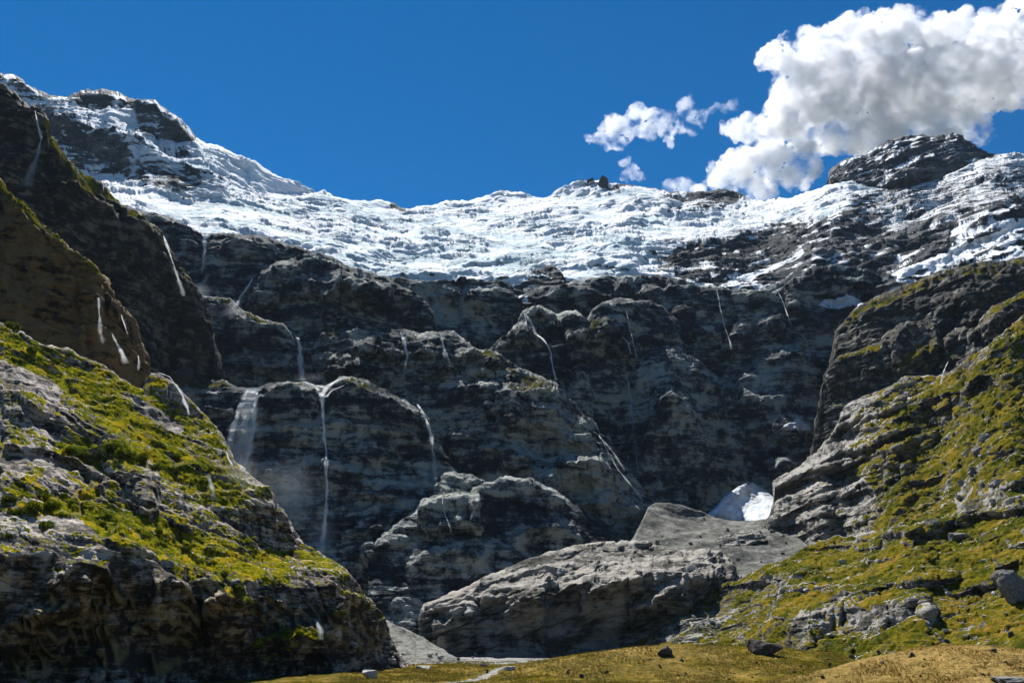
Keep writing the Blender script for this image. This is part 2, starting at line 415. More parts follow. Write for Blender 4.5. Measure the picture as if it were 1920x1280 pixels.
M_floor = terrain_mat('valley_grass', 0.9, rock=((.08, .08, .075), (.15, .15, .14), (.26, .26, .25)),
                      grass=((.035, .04, .004), (.11, .085, .008), (.24, .15, .035)))
M_scree = terrain_mat('scree', 0.9, rock=((.03, .031, .028), (.085, .088, .078), (.17, .17, .155)), bump=1.0, bed=0.2)

exec_layers = True
# ------------------------------------------------------------------ terrain layers, far to near
SKYL = [(-300, 150), (0, 137), (15, 137), (35, 143), (45, 155), (60, 165), (80, 173), (100, 178), (126, 180), (140, 173), (165, 167), (200, 170),
        (225, 175), (240, 183), (258, 188), (290, 188), (305, 200), (320, 210), (340, 225), (355, 240), (368, 258), (385, 268), (410, 273),
        (440, 288), (480, 303), (500, 318), (530, 335), (560, 345), (580, 355), (590, 362), (610, 362), (635, 370), (660, 378), (690, 375),
        (715, 376), (740, 380), (755, 390), (770, 391), (800, 384), (840, 377), (880, 376), (910, 368), (940, 358), (960, 358), (980, 362),
        (1000, 370), (1020, 373), (1040, 362), (1060, 350), (1085, 341), (1110, 337), (1130, 341), (1150, 345), (1180, 348), (1220, 352),
        (1260, 357), (1300, 358), (1340, 357), (1375, 362), (1400, 370), (1420, 377), (1440, 376), (1470, 372), (1500, 365), (1530, 356),
        (1555, 347), (1600, 335), (1700, 315), (1800, 300), (1855, 290), (1880, 288), (1920, 287), (2200, 270)]
WALLTOP = [(-300, 300), (150, 330), (200, 360), (225, 385), (270, 398), (310, 403), (350, 425), (385, 437), (430, 437), (480, 440), (520, 450),
           (560, 463), (600, 478), (640, 500), (700, 512), (760, 525), (800, 532), (860, 525), (900, 527), (950, 530), (1000, 532),
           (1050, 530), (1100, 520), (1150, 518), (1200, 515), (1260, 520), (1300, 535), (1350, 540), (1420, 545), (1460, 530),
           (1500, 515), (1560, 502), (1620, 505), (1650, 515), (1700, 520), (2200, 500)]
CREV = [([(330, 330), (420, 400), (600, 440), (760, 455), (1000, 450), (1180, 430)], 75, .5), ([(560, 380), (760, 420), (1000, 400), (1100, 370)], 50, .5), ([(390, 280), (480, 330), (560, 360), (640, 390)], 40, .5),
        ([(1200, 430), (1330, 410), (1480, 385), (1560, 370), (1640, 350)], 26, .5)]
ICE = [([(560, 455), (640, 480), (760, 500), (900, 500), (1050, 495), (1160, 480)], 26, .45), ([(600, 380), (680, 400), (760, 420)], 16, .35), ([(820, 440), (960, 450), (1100, 440)], 24, .2), ([(880, 370), (1000, 385), (1100, 360)], 18, -.5), ([(400, 290), (480, 330), (560, 360)], 20, -.5), ([(1400, 390), (1560, 365)], 20, -.6)]
def crevm(X, Y): return stroke_mask(X, Y, CREV) - .15
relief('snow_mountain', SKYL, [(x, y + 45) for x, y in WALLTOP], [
    (-300, [(140, 2300), (400, 1500)]),
    (0, [(140, 2300), (250, 2100), (400, 1500)]),
    (200, [(170, 2350), (260, 2150), (330, 1980), (380, 1650), (440, 1450)]),
    (380, [(268, 2300), (330, 2150), (375, 1950), (440, 1500), (480, 1430)]),
    (600, [(362, 2450), (420, 2000), (500, 1450), (540, 1380)]),
    (770, [(391, 2600), (450, 2050), (520, 1500), (580, 1400)]),
    (1000, [(370, 2600), (450, 2000), (525, 1480), (580, 1400)]),
    (1200, [(350, 2500), (430, 2000), (515, 1500), (570, 1400)]),
    (1400, [(370, 2500), (430, 2000), (540, 1450), (590, 1380)]),
    (1600, [(335, 2200), (430, 1750), (520, 1420), (560, 1350)]),
    (1920, [(287, 2000), (400, 1560), (500, 1250), (560, 1150)]),
    (2200, [(270, 2000), (400, 1500), (500, 1200), (560, 1100)])],
    -250, 2170, step=1.6, rim=(8, 60), back=((150, -60), (900, -900), (1500, -1500)), seed=3, mat=M_far,
    big=(170, 16), beds=((60, 9), (24, 7), (10, 3.4)), dip=(-0.35, 0.0), joints=(28, 2.2), nmix=0.6, jag=2.0, crev=(62, 7), streak=.45,
    bumps=[
        ([(90, 215), (180, 235), (260, 265), (330, 300), (400, 330), (430, 360)], 70, 25, 120),
        ([(255, 190), (290, 192), (330, 225), (360, 255), (380, 285)], 60, 10, 90),
        ([(130, 182), (180, 172), (240, 184)], 22, 8, 50),
        ([(440, 410), (520, 440), (600, 470), (640, 500)], 30, 12, 40),
        ([(1000, 400), (1080, 375), (1150, 372), (1240, 368), (1330, 372), (1400, 380)], 34, 20, 50),
        ([(1030, 500), (1060, 495)], 10, 5, 10),
        ([(1180, 470), (1240, 455), (1320, 450), (1400, 440), (1480, 440), (1560, 430), (1620, 405)], 40, 14, 45),
        ([(1320, 500), (1400, 480), (1480, 460), (1560, 470)], 35, 12, 40),
        ([(560, 415), (620, 425), (700, 440)], 22, 14, 26),
        ([(1500, 500), (1560, 470), (1640, 470), (1700, 430)], 40, 12, 45),
        ([(1600, 560), (1680, 520), (1780, 440), (1860, 420), (1920, 390)], 40, 12, 50),
    ] + auto_bumps(30, [(380, 400), (600, 420), (1180, 410), (1160, 505), (820, 515), (600, 470)], (90, 280), (-.18, .14), (10, 22), (8, 16), (14, 34), 7) + auto_bumps(70, [(420, 390), (1200, 400), (1200, 510), (820, 520), (600, 480)], (30, 120), (-.15, .15), (5, 12), (4, 9), (6, 16), 5)
      + auto_bumps(110, [(1150, 360), (1540, 370), (1920, 300), (1920, 470), (1600, 560), (1200, 515)], (30, 140), (.15, .5), (5, 14), (4, 9), (6, 16), 6),
    dust_shade=[([(1500, 480), (1640, 480)], 20, .3), ([(1620, 400), (1760, 380), (1900, 340)], 60, 1), ([(1600, 440), (1760, 430)], 40, 1), ([(1840, 300), (2000, 290)], 30, .6), ([(130, 240), (250, 300), (400, 370)], 40, .75), ([(260, 210), (340, 260)], 30, .6), ([(1150, 380), (1350, 380)], 22, .6), ([(1250, 470), (1500, 460), (1600, 480)], 40, .8)],  # thin snow dusting; on the right it also stands in for cloud shadow
    snow=(0.1, [([(1450, 440), (1600, 430), (1760, 400), (1900, 380)], 60, -.06), ([(1250, 475), (1450, 470), (1600, 470), (1760, 430)], 30, -.22), ([(1180, 500), (1400, 520), (1600, 500)], 18, -.2), ([(420, 400), (600, 440), (760, 460), (1000, 450), (1200, 430)], 60, 1.0), ([(560, 380), (760, 420), (1000, 400), (1060, 370)], 40, 1.0),
                  ([(400, 290), (480, 330), (560, 360), (640, 390)], 32, 0.9), ([(1400, 390), (1480, 385), (1560, 370), (1640, 350)], 22, 0.9),
                  ([(150, 230), (230, 255), (320, 310)], 13, 0.5), ([(180, 340), (260, 370), (360, 400), (430, 410)], 22, 0.8),
                  ([(100, 195), (170, 205), (250, 225)], 14, 0.45), ([(1230, 430), (1330, 425), (1420, 410)], 25, 0.7),
                  ([(1370, 530), (1430, 505), (1470, 490), (1500, 470)], 6, 0.9), ([(1790, 475), (1840, 455), (1920, 425), (2000, 400)], 9, 1.2),
                  ([(1680, 522), (1720, 500), (1740, 495)], 6, 1.0), ([(1680, 390), (1780, 360), (1860, 330), (1920, 310)], 30, 0.35),
                  ([(1140, 520), (1200, 512), (1260, 515)], 6, 0.7),
                  ([(150, 190), (200, 185)], 10, -0.6), ([(300, 330), (400, 360)], 12, -0.2), ([(110, 220), (240, 260), (330, 300), (390, 320)], 26, .22),
                  ([(1250, 470), (1400, 470), (1500, 450)], 40, -0.25), ([(1300, 365), (1400, 375)], 10, -0.5),
                  ([(1500, 490), (1650, 480)], 40, -0.25), ([(740, 385), (755, 392)], 9, -1.2)]),
    sslope=0.9, tone=(-0.05, ()), label='snow covered mountain with glacier icefall above the dark headwall')

relief('rocky_summit', [(1548, 352), (1553, 335), (1556, 318), (1580, 300), (1620, 290), (1650, 270), (1680, 258), (1710, 255), (1740, 255), (1770, 253), (1795, 251),
        (1805, 258), (1820, 272), (1845, 285), (1862, 296)],
    [(1548, 366), (1580, 366), (1620, 364), (1680, 364), (1760, 345), (1862, 312)],
    [(1548, [(250, 2290), (356, 2250)]), (1620, [(290, 2190), (352, 2120)]), (1700, [(255, 2150), (348, 2030)]), (1800, [(250, 2100), (322, 1990)]), (1862, [(280, 2060), (302, 2020)])], 1548, 1862, step=1.3, rim=(22, 60), back=((60, -5), (200, -120)), seed=9, mat=M_far,
    big=(60, 9), beds=((24, 8), (9, 3)), dip=(-0.3, 0), joints=(16, 2.6), snow=(-0.1, ()), streak=.4, tone=(0.0, ()), kind='thing',
    bumps=auto_bumps(18, [(1560, 300), (1800, 260), (1850, 290), (1700, 345), (1570, 345)], (40, 120), (.2, .45), (8, 16), (5, 9), (8, 18), 8),
    label='dark rounded rock summit standing above the snow under the big cloud', cat='rock summit')

WB = 1060
relief('rock_outcrop', [(984, 527), (996, 512), (1006, 503), (1022, 497), (1040, 500), (1052, 508), (1064, 526)], [(984, 530), (1064, 530)], [(984, [(495, 1530), (530, 1450)]), (1064, [(495, 1530), (530, 1450)])], 984, 1064, step=1.1, rim=(16, 30), seed=13, mat=M_far,
    back=((30, -5), (60, -60)), big=(30, 5), beds=((12, 4), (5, 1.6)), joints=(9, 2.5), snow=(-.32, ()), kind='thing', label='dark island of rock in the lower edge of the glacier', cat='rock outcrop')
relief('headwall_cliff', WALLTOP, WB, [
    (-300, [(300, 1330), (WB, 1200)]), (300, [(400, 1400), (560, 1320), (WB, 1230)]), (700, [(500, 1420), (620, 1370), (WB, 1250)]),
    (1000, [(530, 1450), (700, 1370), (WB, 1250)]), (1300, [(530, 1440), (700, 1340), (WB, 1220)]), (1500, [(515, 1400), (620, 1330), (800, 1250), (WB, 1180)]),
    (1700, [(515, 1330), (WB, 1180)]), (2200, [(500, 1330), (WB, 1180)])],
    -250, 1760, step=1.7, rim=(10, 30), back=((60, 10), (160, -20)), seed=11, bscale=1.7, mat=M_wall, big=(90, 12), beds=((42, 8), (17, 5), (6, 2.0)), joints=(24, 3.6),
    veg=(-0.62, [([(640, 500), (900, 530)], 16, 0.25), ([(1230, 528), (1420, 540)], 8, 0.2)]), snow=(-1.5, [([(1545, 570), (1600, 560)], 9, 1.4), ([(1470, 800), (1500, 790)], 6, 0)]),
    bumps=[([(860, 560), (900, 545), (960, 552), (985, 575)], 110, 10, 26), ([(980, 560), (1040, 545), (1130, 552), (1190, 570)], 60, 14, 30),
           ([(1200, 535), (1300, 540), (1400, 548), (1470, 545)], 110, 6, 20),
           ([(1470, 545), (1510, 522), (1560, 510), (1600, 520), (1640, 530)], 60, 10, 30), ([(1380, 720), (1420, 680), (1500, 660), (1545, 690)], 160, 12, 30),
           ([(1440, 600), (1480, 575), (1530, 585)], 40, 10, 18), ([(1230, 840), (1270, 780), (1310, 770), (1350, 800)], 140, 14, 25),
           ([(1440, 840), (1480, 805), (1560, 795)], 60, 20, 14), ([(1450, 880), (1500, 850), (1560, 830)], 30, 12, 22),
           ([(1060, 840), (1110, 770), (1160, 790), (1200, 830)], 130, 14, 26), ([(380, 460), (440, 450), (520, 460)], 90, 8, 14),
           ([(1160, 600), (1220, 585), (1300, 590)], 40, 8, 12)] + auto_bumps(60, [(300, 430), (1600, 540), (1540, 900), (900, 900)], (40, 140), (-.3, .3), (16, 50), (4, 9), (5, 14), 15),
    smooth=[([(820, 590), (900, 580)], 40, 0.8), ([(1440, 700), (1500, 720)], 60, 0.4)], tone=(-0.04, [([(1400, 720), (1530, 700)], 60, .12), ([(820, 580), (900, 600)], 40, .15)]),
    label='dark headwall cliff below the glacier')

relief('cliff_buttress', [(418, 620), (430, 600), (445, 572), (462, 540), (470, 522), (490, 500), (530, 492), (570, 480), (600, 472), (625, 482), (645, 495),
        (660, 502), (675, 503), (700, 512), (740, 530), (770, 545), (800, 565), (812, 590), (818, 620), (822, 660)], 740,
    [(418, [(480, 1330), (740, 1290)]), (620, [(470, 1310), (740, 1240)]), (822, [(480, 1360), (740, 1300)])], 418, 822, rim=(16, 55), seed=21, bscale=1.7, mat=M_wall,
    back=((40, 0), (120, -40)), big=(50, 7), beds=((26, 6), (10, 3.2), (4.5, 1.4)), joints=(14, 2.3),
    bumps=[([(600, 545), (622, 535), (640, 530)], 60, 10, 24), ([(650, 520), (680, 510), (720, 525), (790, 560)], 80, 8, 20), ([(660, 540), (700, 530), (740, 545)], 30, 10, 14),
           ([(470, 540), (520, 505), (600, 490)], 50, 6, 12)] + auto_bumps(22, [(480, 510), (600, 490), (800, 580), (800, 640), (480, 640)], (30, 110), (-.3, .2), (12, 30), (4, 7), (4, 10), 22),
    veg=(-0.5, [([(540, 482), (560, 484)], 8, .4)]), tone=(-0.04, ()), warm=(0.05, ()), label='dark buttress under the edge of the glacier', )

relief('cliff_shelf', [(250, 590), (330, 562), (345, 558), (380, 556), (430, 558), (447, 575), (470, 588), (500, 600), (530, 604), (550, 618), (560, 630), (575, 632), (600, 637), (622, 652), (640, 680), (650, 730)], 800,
    [(250, [(540, 1180), (800, 1150)]), (450, [(560, 1190), (800, 1140)]), (650, [(630, 1230), (800, 1200)])], 250, 650, rim=(14, 45), seed=23, bscale=1.7, mat=M_wall,
    back=((30, 0), (140, 10)), big=(45, 6), beds=((24, 5), (9, 3), (4.2, 1.3)), joints=(14, 2.3),
    bumps=[([(420, 610), (450, 590), (520, 612), (555, 640)], 60, 10, 16)] + auto_bumps(24, [(270, 600), (560, 640), (620, 700), (330, 720)], (30, 110), (-.3, .2), (10, 26), (4, 7), (3, 9), 24),
    veg=(-0.5, [([(350, 562), (430, 562)], 8, .55), ([(447, 578), (500, 604), (530, 608)], 9, .6)]), warm=(0.05, ()),
    label='dark cliff with a mossy shelf between two waterfalls')

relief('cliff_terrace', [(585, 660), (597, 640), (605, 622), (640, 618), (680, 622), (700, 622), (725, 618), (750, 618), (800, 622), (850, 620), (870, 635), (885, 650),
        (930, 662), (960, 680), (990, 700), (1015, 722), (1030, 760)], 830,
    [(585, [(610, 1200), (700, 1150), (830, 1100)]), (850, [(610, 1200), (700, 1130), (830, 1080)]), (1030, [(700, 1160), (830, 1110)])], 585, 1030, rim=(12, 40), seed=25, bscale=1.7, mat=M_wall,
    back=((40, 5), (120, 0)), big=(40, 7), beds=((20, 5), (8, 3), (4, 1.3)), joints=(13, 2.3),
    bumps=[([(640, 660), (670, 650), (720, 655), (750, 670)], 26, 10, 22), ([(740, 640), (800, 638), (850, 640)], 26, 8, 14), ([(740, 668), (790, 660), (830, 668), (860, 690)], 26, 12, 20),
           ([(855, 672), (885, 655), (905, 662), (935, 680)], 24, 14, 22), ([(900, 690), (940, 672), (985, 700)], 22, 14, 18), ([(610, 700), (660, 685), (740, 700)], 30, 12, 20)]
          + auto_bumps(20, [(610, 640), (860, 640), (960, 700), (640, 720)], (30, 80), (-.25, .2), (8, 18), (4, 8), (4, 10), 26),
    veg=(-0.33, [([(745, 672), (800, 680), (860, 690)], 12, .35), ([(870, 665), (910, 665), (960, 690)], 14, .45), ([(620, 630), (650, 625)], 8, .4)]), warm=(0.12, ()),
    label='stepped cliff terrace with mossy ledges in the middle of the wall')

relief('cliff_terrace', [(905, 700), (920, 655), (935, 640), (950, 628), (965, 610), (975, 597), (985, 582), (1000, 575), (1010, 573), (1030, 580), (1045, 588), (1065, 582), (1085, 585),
        (1100, 600), (1112, 580), (1130, 566), (1160, 560), (1200, 562), (1240, 572), (1270, 600), (1285, 650)], 830,
    [(905, [(600, 1290), (720, 1240), (830, 1200)]), (1100, [(600, 1290), (640, 1270), (830, 1200)]), (1285, [(560, 1330), (830, 1260)])], 905, 1285, rim=(12, 40), seed=27, bscale=1.7, mat=M_wall,
    back=((40, 5), (140, 10)), big=(45, 7), beds=((20, 4.5), (8, 3), (4.2, 1.3)), joints=(14, 2.3),
    bumps=[([(985, 590), (1005, 578), (1030, 585), (1045, 600)], 30, 10, 22), ([(1045, 592), (1070, 584), (1098, 602)], 30, 9, 20), ([(1010, 622), (1040, 610), (1075, 618)], 22, 10, 18),
           ([(920, 650), (960, 622), (1000, 618), (1020, 632)], 24, 12, 26), ([(1060, 640), (1110, 615), (1140, 612), (1180, 630), (1190, 650)], 60, 22, 42),
           ([(930, 650), (980, 632), (1030, 640), (1060, 650)], 80, 8, 20), ([(1110, 585), (1150, 568), (1200, 570)], 40, 8, 14)]
         + auto_bumps(14, [(940, 640), (1180, 580), (1250, 620), (1180, 720), (960, 720)], (30, 80), (-.2, .3), (8, 20), (4, 8), (3, 9), 28),
    veg=(-0.42, [([(1000, 580), (1035, 590)], 10, .35), ([(1060, 635), (1110, 612), (1140, 612)], 12, .5)]), warm=(0.05, ()),
    label='stepped rock terrace with thin cascades right of the middle')

relief('rock_pillar', [(1046, 770), (1056, 745), (1066, 725), (1076, 690), (1086, 681), (1098, 682), (1106, 695), (1108, 730), (1112, 770)], 800,
    [(1046, [(680, 1190), (800, 1170)]), (1112, [(680, 1190), (800, 1180)])], 1046, 1112, step=1.3, rim=(14, 22), seed=31, mat=M_wall, back=((20, 0), (50, -30)),
    big=(20, 3), beds=((9, 3), (4, 1.3)), joints=(8, 2.5), tone=(0.08, ()), kind='thing', label='narrow knobbly rock pillar standing in front of the dark wall', cat='rock pillar')

relief('rock_dome', [(1150, 900), (1158, 830), (1165, 770), (1172, 720), (1182, 690), (1195, 668), (1215, 656), (1240, 652), (1262, 652), (1285, 662), (1310, 678), (1340, 700), (1370, 722), (1395, 750), (1412, 800), (1424, 860), (1434, 960)], 960,
    [(1165, [(650, 1260), (960, 1180)]), (1260, [(650, 1240), (960, 1150)]), (1434, [(700, 1290), (960, 1210)])], 1150, 1434, rim=(26, 60), seed=33, bscale=1.7, mat=M_wall, back=((40, 0), (100, -30)),
    big=(40, 7), beds=((20, 4), (8, 2.4), (4, 1.1)), joints=(16, 2.6), kind='thing',
    bumps=[([(1200, 860), (1230, 760), (1260, 740), (1300, 780), (1330, 850)], 130, 16, 28)] + auto_bumps(8, [(1190, 700), (1300, 700), (1380, 780), (1220, 900)], (30, 80), (-.5, .5), (16, 40), (4, 8), (4, 9), 34),
    tone=(0.02, ()), label='rounded rock dome right of the middle of the headwall', cat='rock dome')

relief('rock_dome', [(735, 800), (760, 745), (775, 722), (800, 700), (830, 692), (860, 687), (920, 687), (975, 690), (1000, 698), (1030, 712), (1050, 728), (1066, 745), (1085, 765), (1105, 788), (1130, 815),
        (1150, 840), (1165, 862), (1185, 890), (1205, 915), (1222, 940), (1232, 970), (1228, 1000), (1235, 1060)], 1090,
    [(735, [(690, 1120), (1090, 1010)]), (950, [(690, 1130), (760, 1070), (1090, 960)]), (1100, [(780, 1110), (1090, 960)]), (1235, [(900, 1090), (1090, 1020)])], 735, 1235, rim=(16, 45), seed=35, bscale=1.7, mat=M_wall,
    back=((30, 3), (110, -20)), big=(45, 7), beds=((22, 4.5), (9, 3), (4, 1.3)), dip=(0.05, 0), joints=(15, 2.6), kind='thing',
    bumps=[([(930, 740), (965, 722), (1000, 724), (1055, 730), (1075, 760)], 90, 10, 20), ([(780, 800), (900, 830), (1010, 870), (1100, 860)], 50, 6, 14),
           ([(1010, 890), (1060, 870), (1120, 860), (1160, 900)], 90, 14, 22), ([(990, 760), (1040, 770), (1090, 800), (1130, 860)], 100, 8, 18)]
         + auto_bumps(34, [(790, 720), (1010, 720), (1210, 960), (1190, 1040), (900, 900)], (30, 110), (-.6, .2), (14, 40), (4, 8), (4, 9), 36),
    veg=(-0.48, [([(790, 715), (830, 700), (900, 695), (960, 700), (1020, 718)], 10, .55), ([(960, 725), (1030, 730)], 8, .5)]), warm=(0.08, [([(780, 715), (830, 703)], 16, .5)]), tone=(.04, [([(1060, 860), (1180, 980)], 60, .12), ([(1020, 800), (1090, 850)], 30, .1)]),
    label='broad layered rock dome topped with moss in the centre of the wall', cat='rock dome')

relief('cliff_face', [(260, 740), (320, 715), (345, 713), (360, 713), (420, 714), (440, 722), (462, 728), (482, 726), (500, 720), (540, 715), (570, 718), (590, 722), (610, 722), (640, 708), (660, 708), (690, 718), (730, 735), (760, 750),
        (785, 765), (803, 785), (815, 815), (835, 850), (860, 880), (900, 900), (960, 930), (1010, 1000), (1040, 1080)], 1230,
    [(260, [(710, 1010), (1230, 900)]), (600, [(710, 1010), (800, 970), (1230, 840)]), (850, [(860, 1000), (1230, 830)]), (1040, [(950, 960), (1230, 830)])], 260, 1040, rim=(14, 36), seed=37, bscale=1.7, mat=M_wall,
    back=((30, 3), (130, 12)), big=(45, 6), beds=((30, 4), (13, 3), (5, 1.6), (2.6, .8)), dip=(0.0, 0), joints=(15, 2.6),
    bumps=[([(480, 745), (540, 722), (600, 735)], 50, 10, 14), ([(600, 740), (640, 716), (720, 738), (790, 775)], 80, 8, 16), ([(470, 880), (600, 870), (760, 900), (880, 900)], 50, 8, 12),
           ([(640, 1010), (720, 985), (790, 945), (850, 930)], 70, 22, 26), ([(560, 1060), (700, 1040), (800, 1050)], 60, 10, 14)]
         + auto_bumps(50, [(380, 750), (760, 790), (880, 900), (860, 1160), (640, 1120), (420, 900)], (50, 180), (-.12, .12), (10, 30), (3, 7), (3, 7), 38),
    veg=(-0.52, [([(360, 716), (430, 720)], 8, .6), ([(500, 722), (560, 720)], 7, .45), ([(640, 712), (690, 722), (740, 742)], 8, .5)]), warm=(0.05, ()),
    tone=(0.0, [([(520, 840), (760, 850)], 70, .08)]), label='dark layered lower cliff with the tall waterfalls')

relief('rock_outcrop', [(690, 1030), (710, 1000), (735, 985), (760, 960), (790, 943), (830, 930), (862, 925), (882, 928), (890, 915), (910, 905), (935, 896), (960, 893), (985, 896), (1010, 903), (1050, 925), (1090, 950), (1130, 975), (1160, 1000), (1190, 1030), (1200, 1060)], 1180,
    [(690, [(930, 900), (1180, 780)]), (880, [(910, 900), (1000, 860), (1180, 780)]), (1200, [(980, 960), (1180, 850)])], 690, 1200, rim=(14, 30), seed=39, bscale=1.2, mat=M_wall,
    back=((30, 3), (90, -30)), big=(60, 6), beds=((20, 2), (9, 1.6), (4, 1.0)), dip=(0.1, 0), joints=(16, 1.4), kind='thing',
    bumps=[([(785, 960), (820, 935), (870, 930), (905, 950)], 50, 22, 40), ([(880, 930), (930, 902), (990, 905), (1060, 940)], 90, 10, 20), ([(800, 990), (860, 975), (910, 985)], 30, 12, 20),
           ([(760, 1060), (840, 1030), (920, 1040)], 50, 12, 20), ([(960, 1010), (1010, 985), (1060, 990), (1100, 1010)], 40, 14, 24)]
         + auto_bumps(9, [(720, 1010), (960, 920), (1150, 1020), (1000, 1080), (720, 1120)], (30, 90), (-.3, .4), (10, 30), (4, 8), (3, 9), 40),
    veg=(-0.5, [([(850, 945), (880, 950)], 14, .35)]), tone=(0.0, [([(800, 960), (880, 970)], 40, .12), ([(900, 910), (960, 900), (1040, 930)], 18, .1)]), warm=(0.03, ()),  # the narrow tone stroke paints sunlight along the crest
    label='rounded grey outcrop with a lit crest below the mossy dome', cat='rock outcrop')
# scree fan
relief('scree_slope', [(1180, 1020), (1200, 985), (1215, 950), (1228, 942), (1245, 941), (1280, 947), (1330, 968), (1360, 976), (1400, 976), (1440, 972), (1475, 975), (1500, 995), (1520, 1008), (1560, 1020), (1600, 1040)], 1240,
    [(1180, [(940, 950), (1100, 700), (1240, 640)]), (1350, [(968, 950), (1030, 820), (1100, 690), (1240, 620)]), (1500, [(980, 900), (1060, 740), (1240, 610)]), (1600, [(1000, 860), (1100, 640), (1240, 600)])], 1180, 1600, rim=(4, 6), seed=41, mat=M_scree,
    back=((60, 4), (170, 14)), big=(70, 5), beds=((30, 1.5),), dip=(.5, .3), joints=(9, .7), cracks=.3, veg=(-1.5, ()), jag=0.8, label='grey scree fan running down from the snow patch')

relief('rock_outcrop', [(1340, 1014), (1352, 1003), (1375, 998), (1400, 993), (1425, 992), (1432, 1000), (1440, 1010)], [(1340, 1018), (1380, 1024), (1440, 1014)],
    [(1340, [(990, 862), (1030, 815)]), (1440, [(990, 850), (1030, 810)])], 1340, 1440, step=1.2, rim=(9, 14), seed=43, mat=M_slab, back=((12, -1), (30, -12)), big=(12, 1.5), beds=((5, 1.6), (2.5, .8)), dip=(-0.3, 0),
    joints=(5, 1), kind='thing', bumps=[([(1350, 1012), (1390, 1004), (1435, 1004)], 8, 4, 5)], label='low dark rock outcrop in the middle of the scree fan', cat='rock outcrop')

relief('rock_slab', [(785, 1160), (788, 1146), (795, 1130), (850, 1110), (900, 1085), (960, 1058), (1010, 1040), (1060, 1025), (1110, 1016), (1160, 1013), (1215, 1012), (1228, 1022), (1250, 1030), (1290, 1030), (1330, 1028), (1350, 1033),
        (1366, 1048), (1378, 1068), (1385, 1085), (1392, 1130)], [(785, 1195), (815, 1212), (850, 1236), (1000, 1248), (1392, 1230)],
    [(785, [(1130, 650), (1236, 630)]), (900, [(1085, 710), (1120, 650), (1236, 632)]), (1100, [(1016, 800), (1085, 655), (1240, 632)]), (1250, [(1030, 790), (1072, 660), (1240, 628)]), (1392, [(1050, 780), (1085, 690), (1240, 640)])],
    785, 1392, step=1.3, rim=(8, 14), seed=45, bscale=1.15, mat=M_slab, back=((20, -2), (60, -40)), big=(60, 1.2), beds=((15, 5.5), (6, 2.0), (2.4, .6)), dip=(-0.36, -0.12), cracks=1.6, joints=(14, 2.2), kind='thing', nmix=0.4,
    bumps=[([(860, 1125), (890, 1105), (905, 1092), (960, 1080), (1010, 1058), (1060, 1045)], 16, 8, 12), ([(1000, 1060), (1050, 1062), (1090, 1052), (1180, 1040), (1210, 1030)], 26, 8, 26),
           ([(900, 1130), (930, 1104), (1000, 1095), (1030, 1078), (1045, 1100)], 24, 8, 24), ([(950, 1135), (985, 1120), (1040, 1108), (1110, 1085), (1170, 1070), (1200, 1062)], 44, 12, 30),
           ([(800, 1150), (830, 1136), (870, 1133), (895, 1140)], 18, 7, 16), ([(808, 1172), (850, 1158), (890, 1146)], 70, 12, 22), ([(1080, 1120), (1150, 1088), (1230, 1070), (1300, 1065), (1350, 1075)], 80, 22, 40),
           ([(1180, 1090), (1210, 1075), (1225, 1050)], 30, 8, 14), ([(1180, 1150), (1230, 1125), (1280, 1118), (1300, 1128)], 50, 12, 24), ([(1295, 1050), (1330, 1035), (1360, 1045), (1378, 1075)], 60, 8, 24),
           ([(1300, 1070), (1320, 1055), (1345, 1060)], 14, 6, 8), ([(945, 1140), (1000, 1122), (1030, 1135)], 60, 8, 18)]
         + auto_bumps(34, [(820, 1160), (1000, 1080), (1340, 1040), (1340, 1120), (1100, 1190), (860, 1210)], (30, 100), (.2, .5), (6, 20), (3, 8), (2, 7), 46),
    tone=(0.1, ()), warm=(0.08, ()), veg=(-.85, ()), label='long tilted grey rock slab on the valley floor', cat='rock slab')

relief('scree_slope', [(690, 1150), (715, 1160), (730, 1163), (745, 1172), (770, 1182), (790, 1192), (812, 1206), (835, 1220), (858, 1233), (880, 1240)], [(690, 1260), (880, 1246)],
    [(690, [(1150, 600), (1260, 460)]), (880, [(1190, 590), (1260, 470)])], 690, 880, step=1.2, rim=(4, 3), seed=47, mat=M_scree, back=((15, -1), (40, -15)), big=(14, 1.2), beds=(), joints=(6, .5), cracks=0, bumps=[([(725, 1180), (745, 1174), (765, 1190), (780, 1205)], 40, 7, 7), ([(722, 1168), (740, 1168), (752, 1178)], 12, 5, 4)], tone=(0.1, ()), jag=.8, label='pale rubble slope between the mossy hill and the slab')

relief('hillside', [(1545, 720), (1555, 690), (1562, 650), (1568, 620), (1585, 597), (1610, 575), (1650, 553), (1700, 535), (1760, 508), (1840, 492), (1920, 481), (2200, 420)], 860,
    [(1545, [(600, 1190), (860, 1100)]), (1650, [(550, 1180), (640, 1130), (860, 1050)]), (1920, [(480, 1100), (620, 1040), (860, 950)]), (2200, [(420, 1080), (860, 900)])], 1545, 2160, rim=(10, 45), seed=51, bscale=1.4, mat=M_hill,
    back=((60, 5), (160, 0)), big=(50, 7), beds=((24, 5), (10, 3.4), (4, 1.3)), dip=(-0.35, 0), joints=(14, 2.3), tone=(-0.16, ()),
    bumps=[([(1570, 640), (1620, 590), (1760, 530), (1920, 500), (2150, 450)], 110, 14, 24)] + auto_bumps(24, [(1570, 640), (1920, 500), (1920, 640), (1600, 700)], (40, 140), (.1, .5), (14, 40), (4, 8), (4, 9), 52),
    veg=(-0.42, [([(1575, 610), (1620, 580), (1700, 545), (1780, 515), (1920, 492), (2100, 455)], 12, .42)]), label='dark right hand cliff below a green ridge')

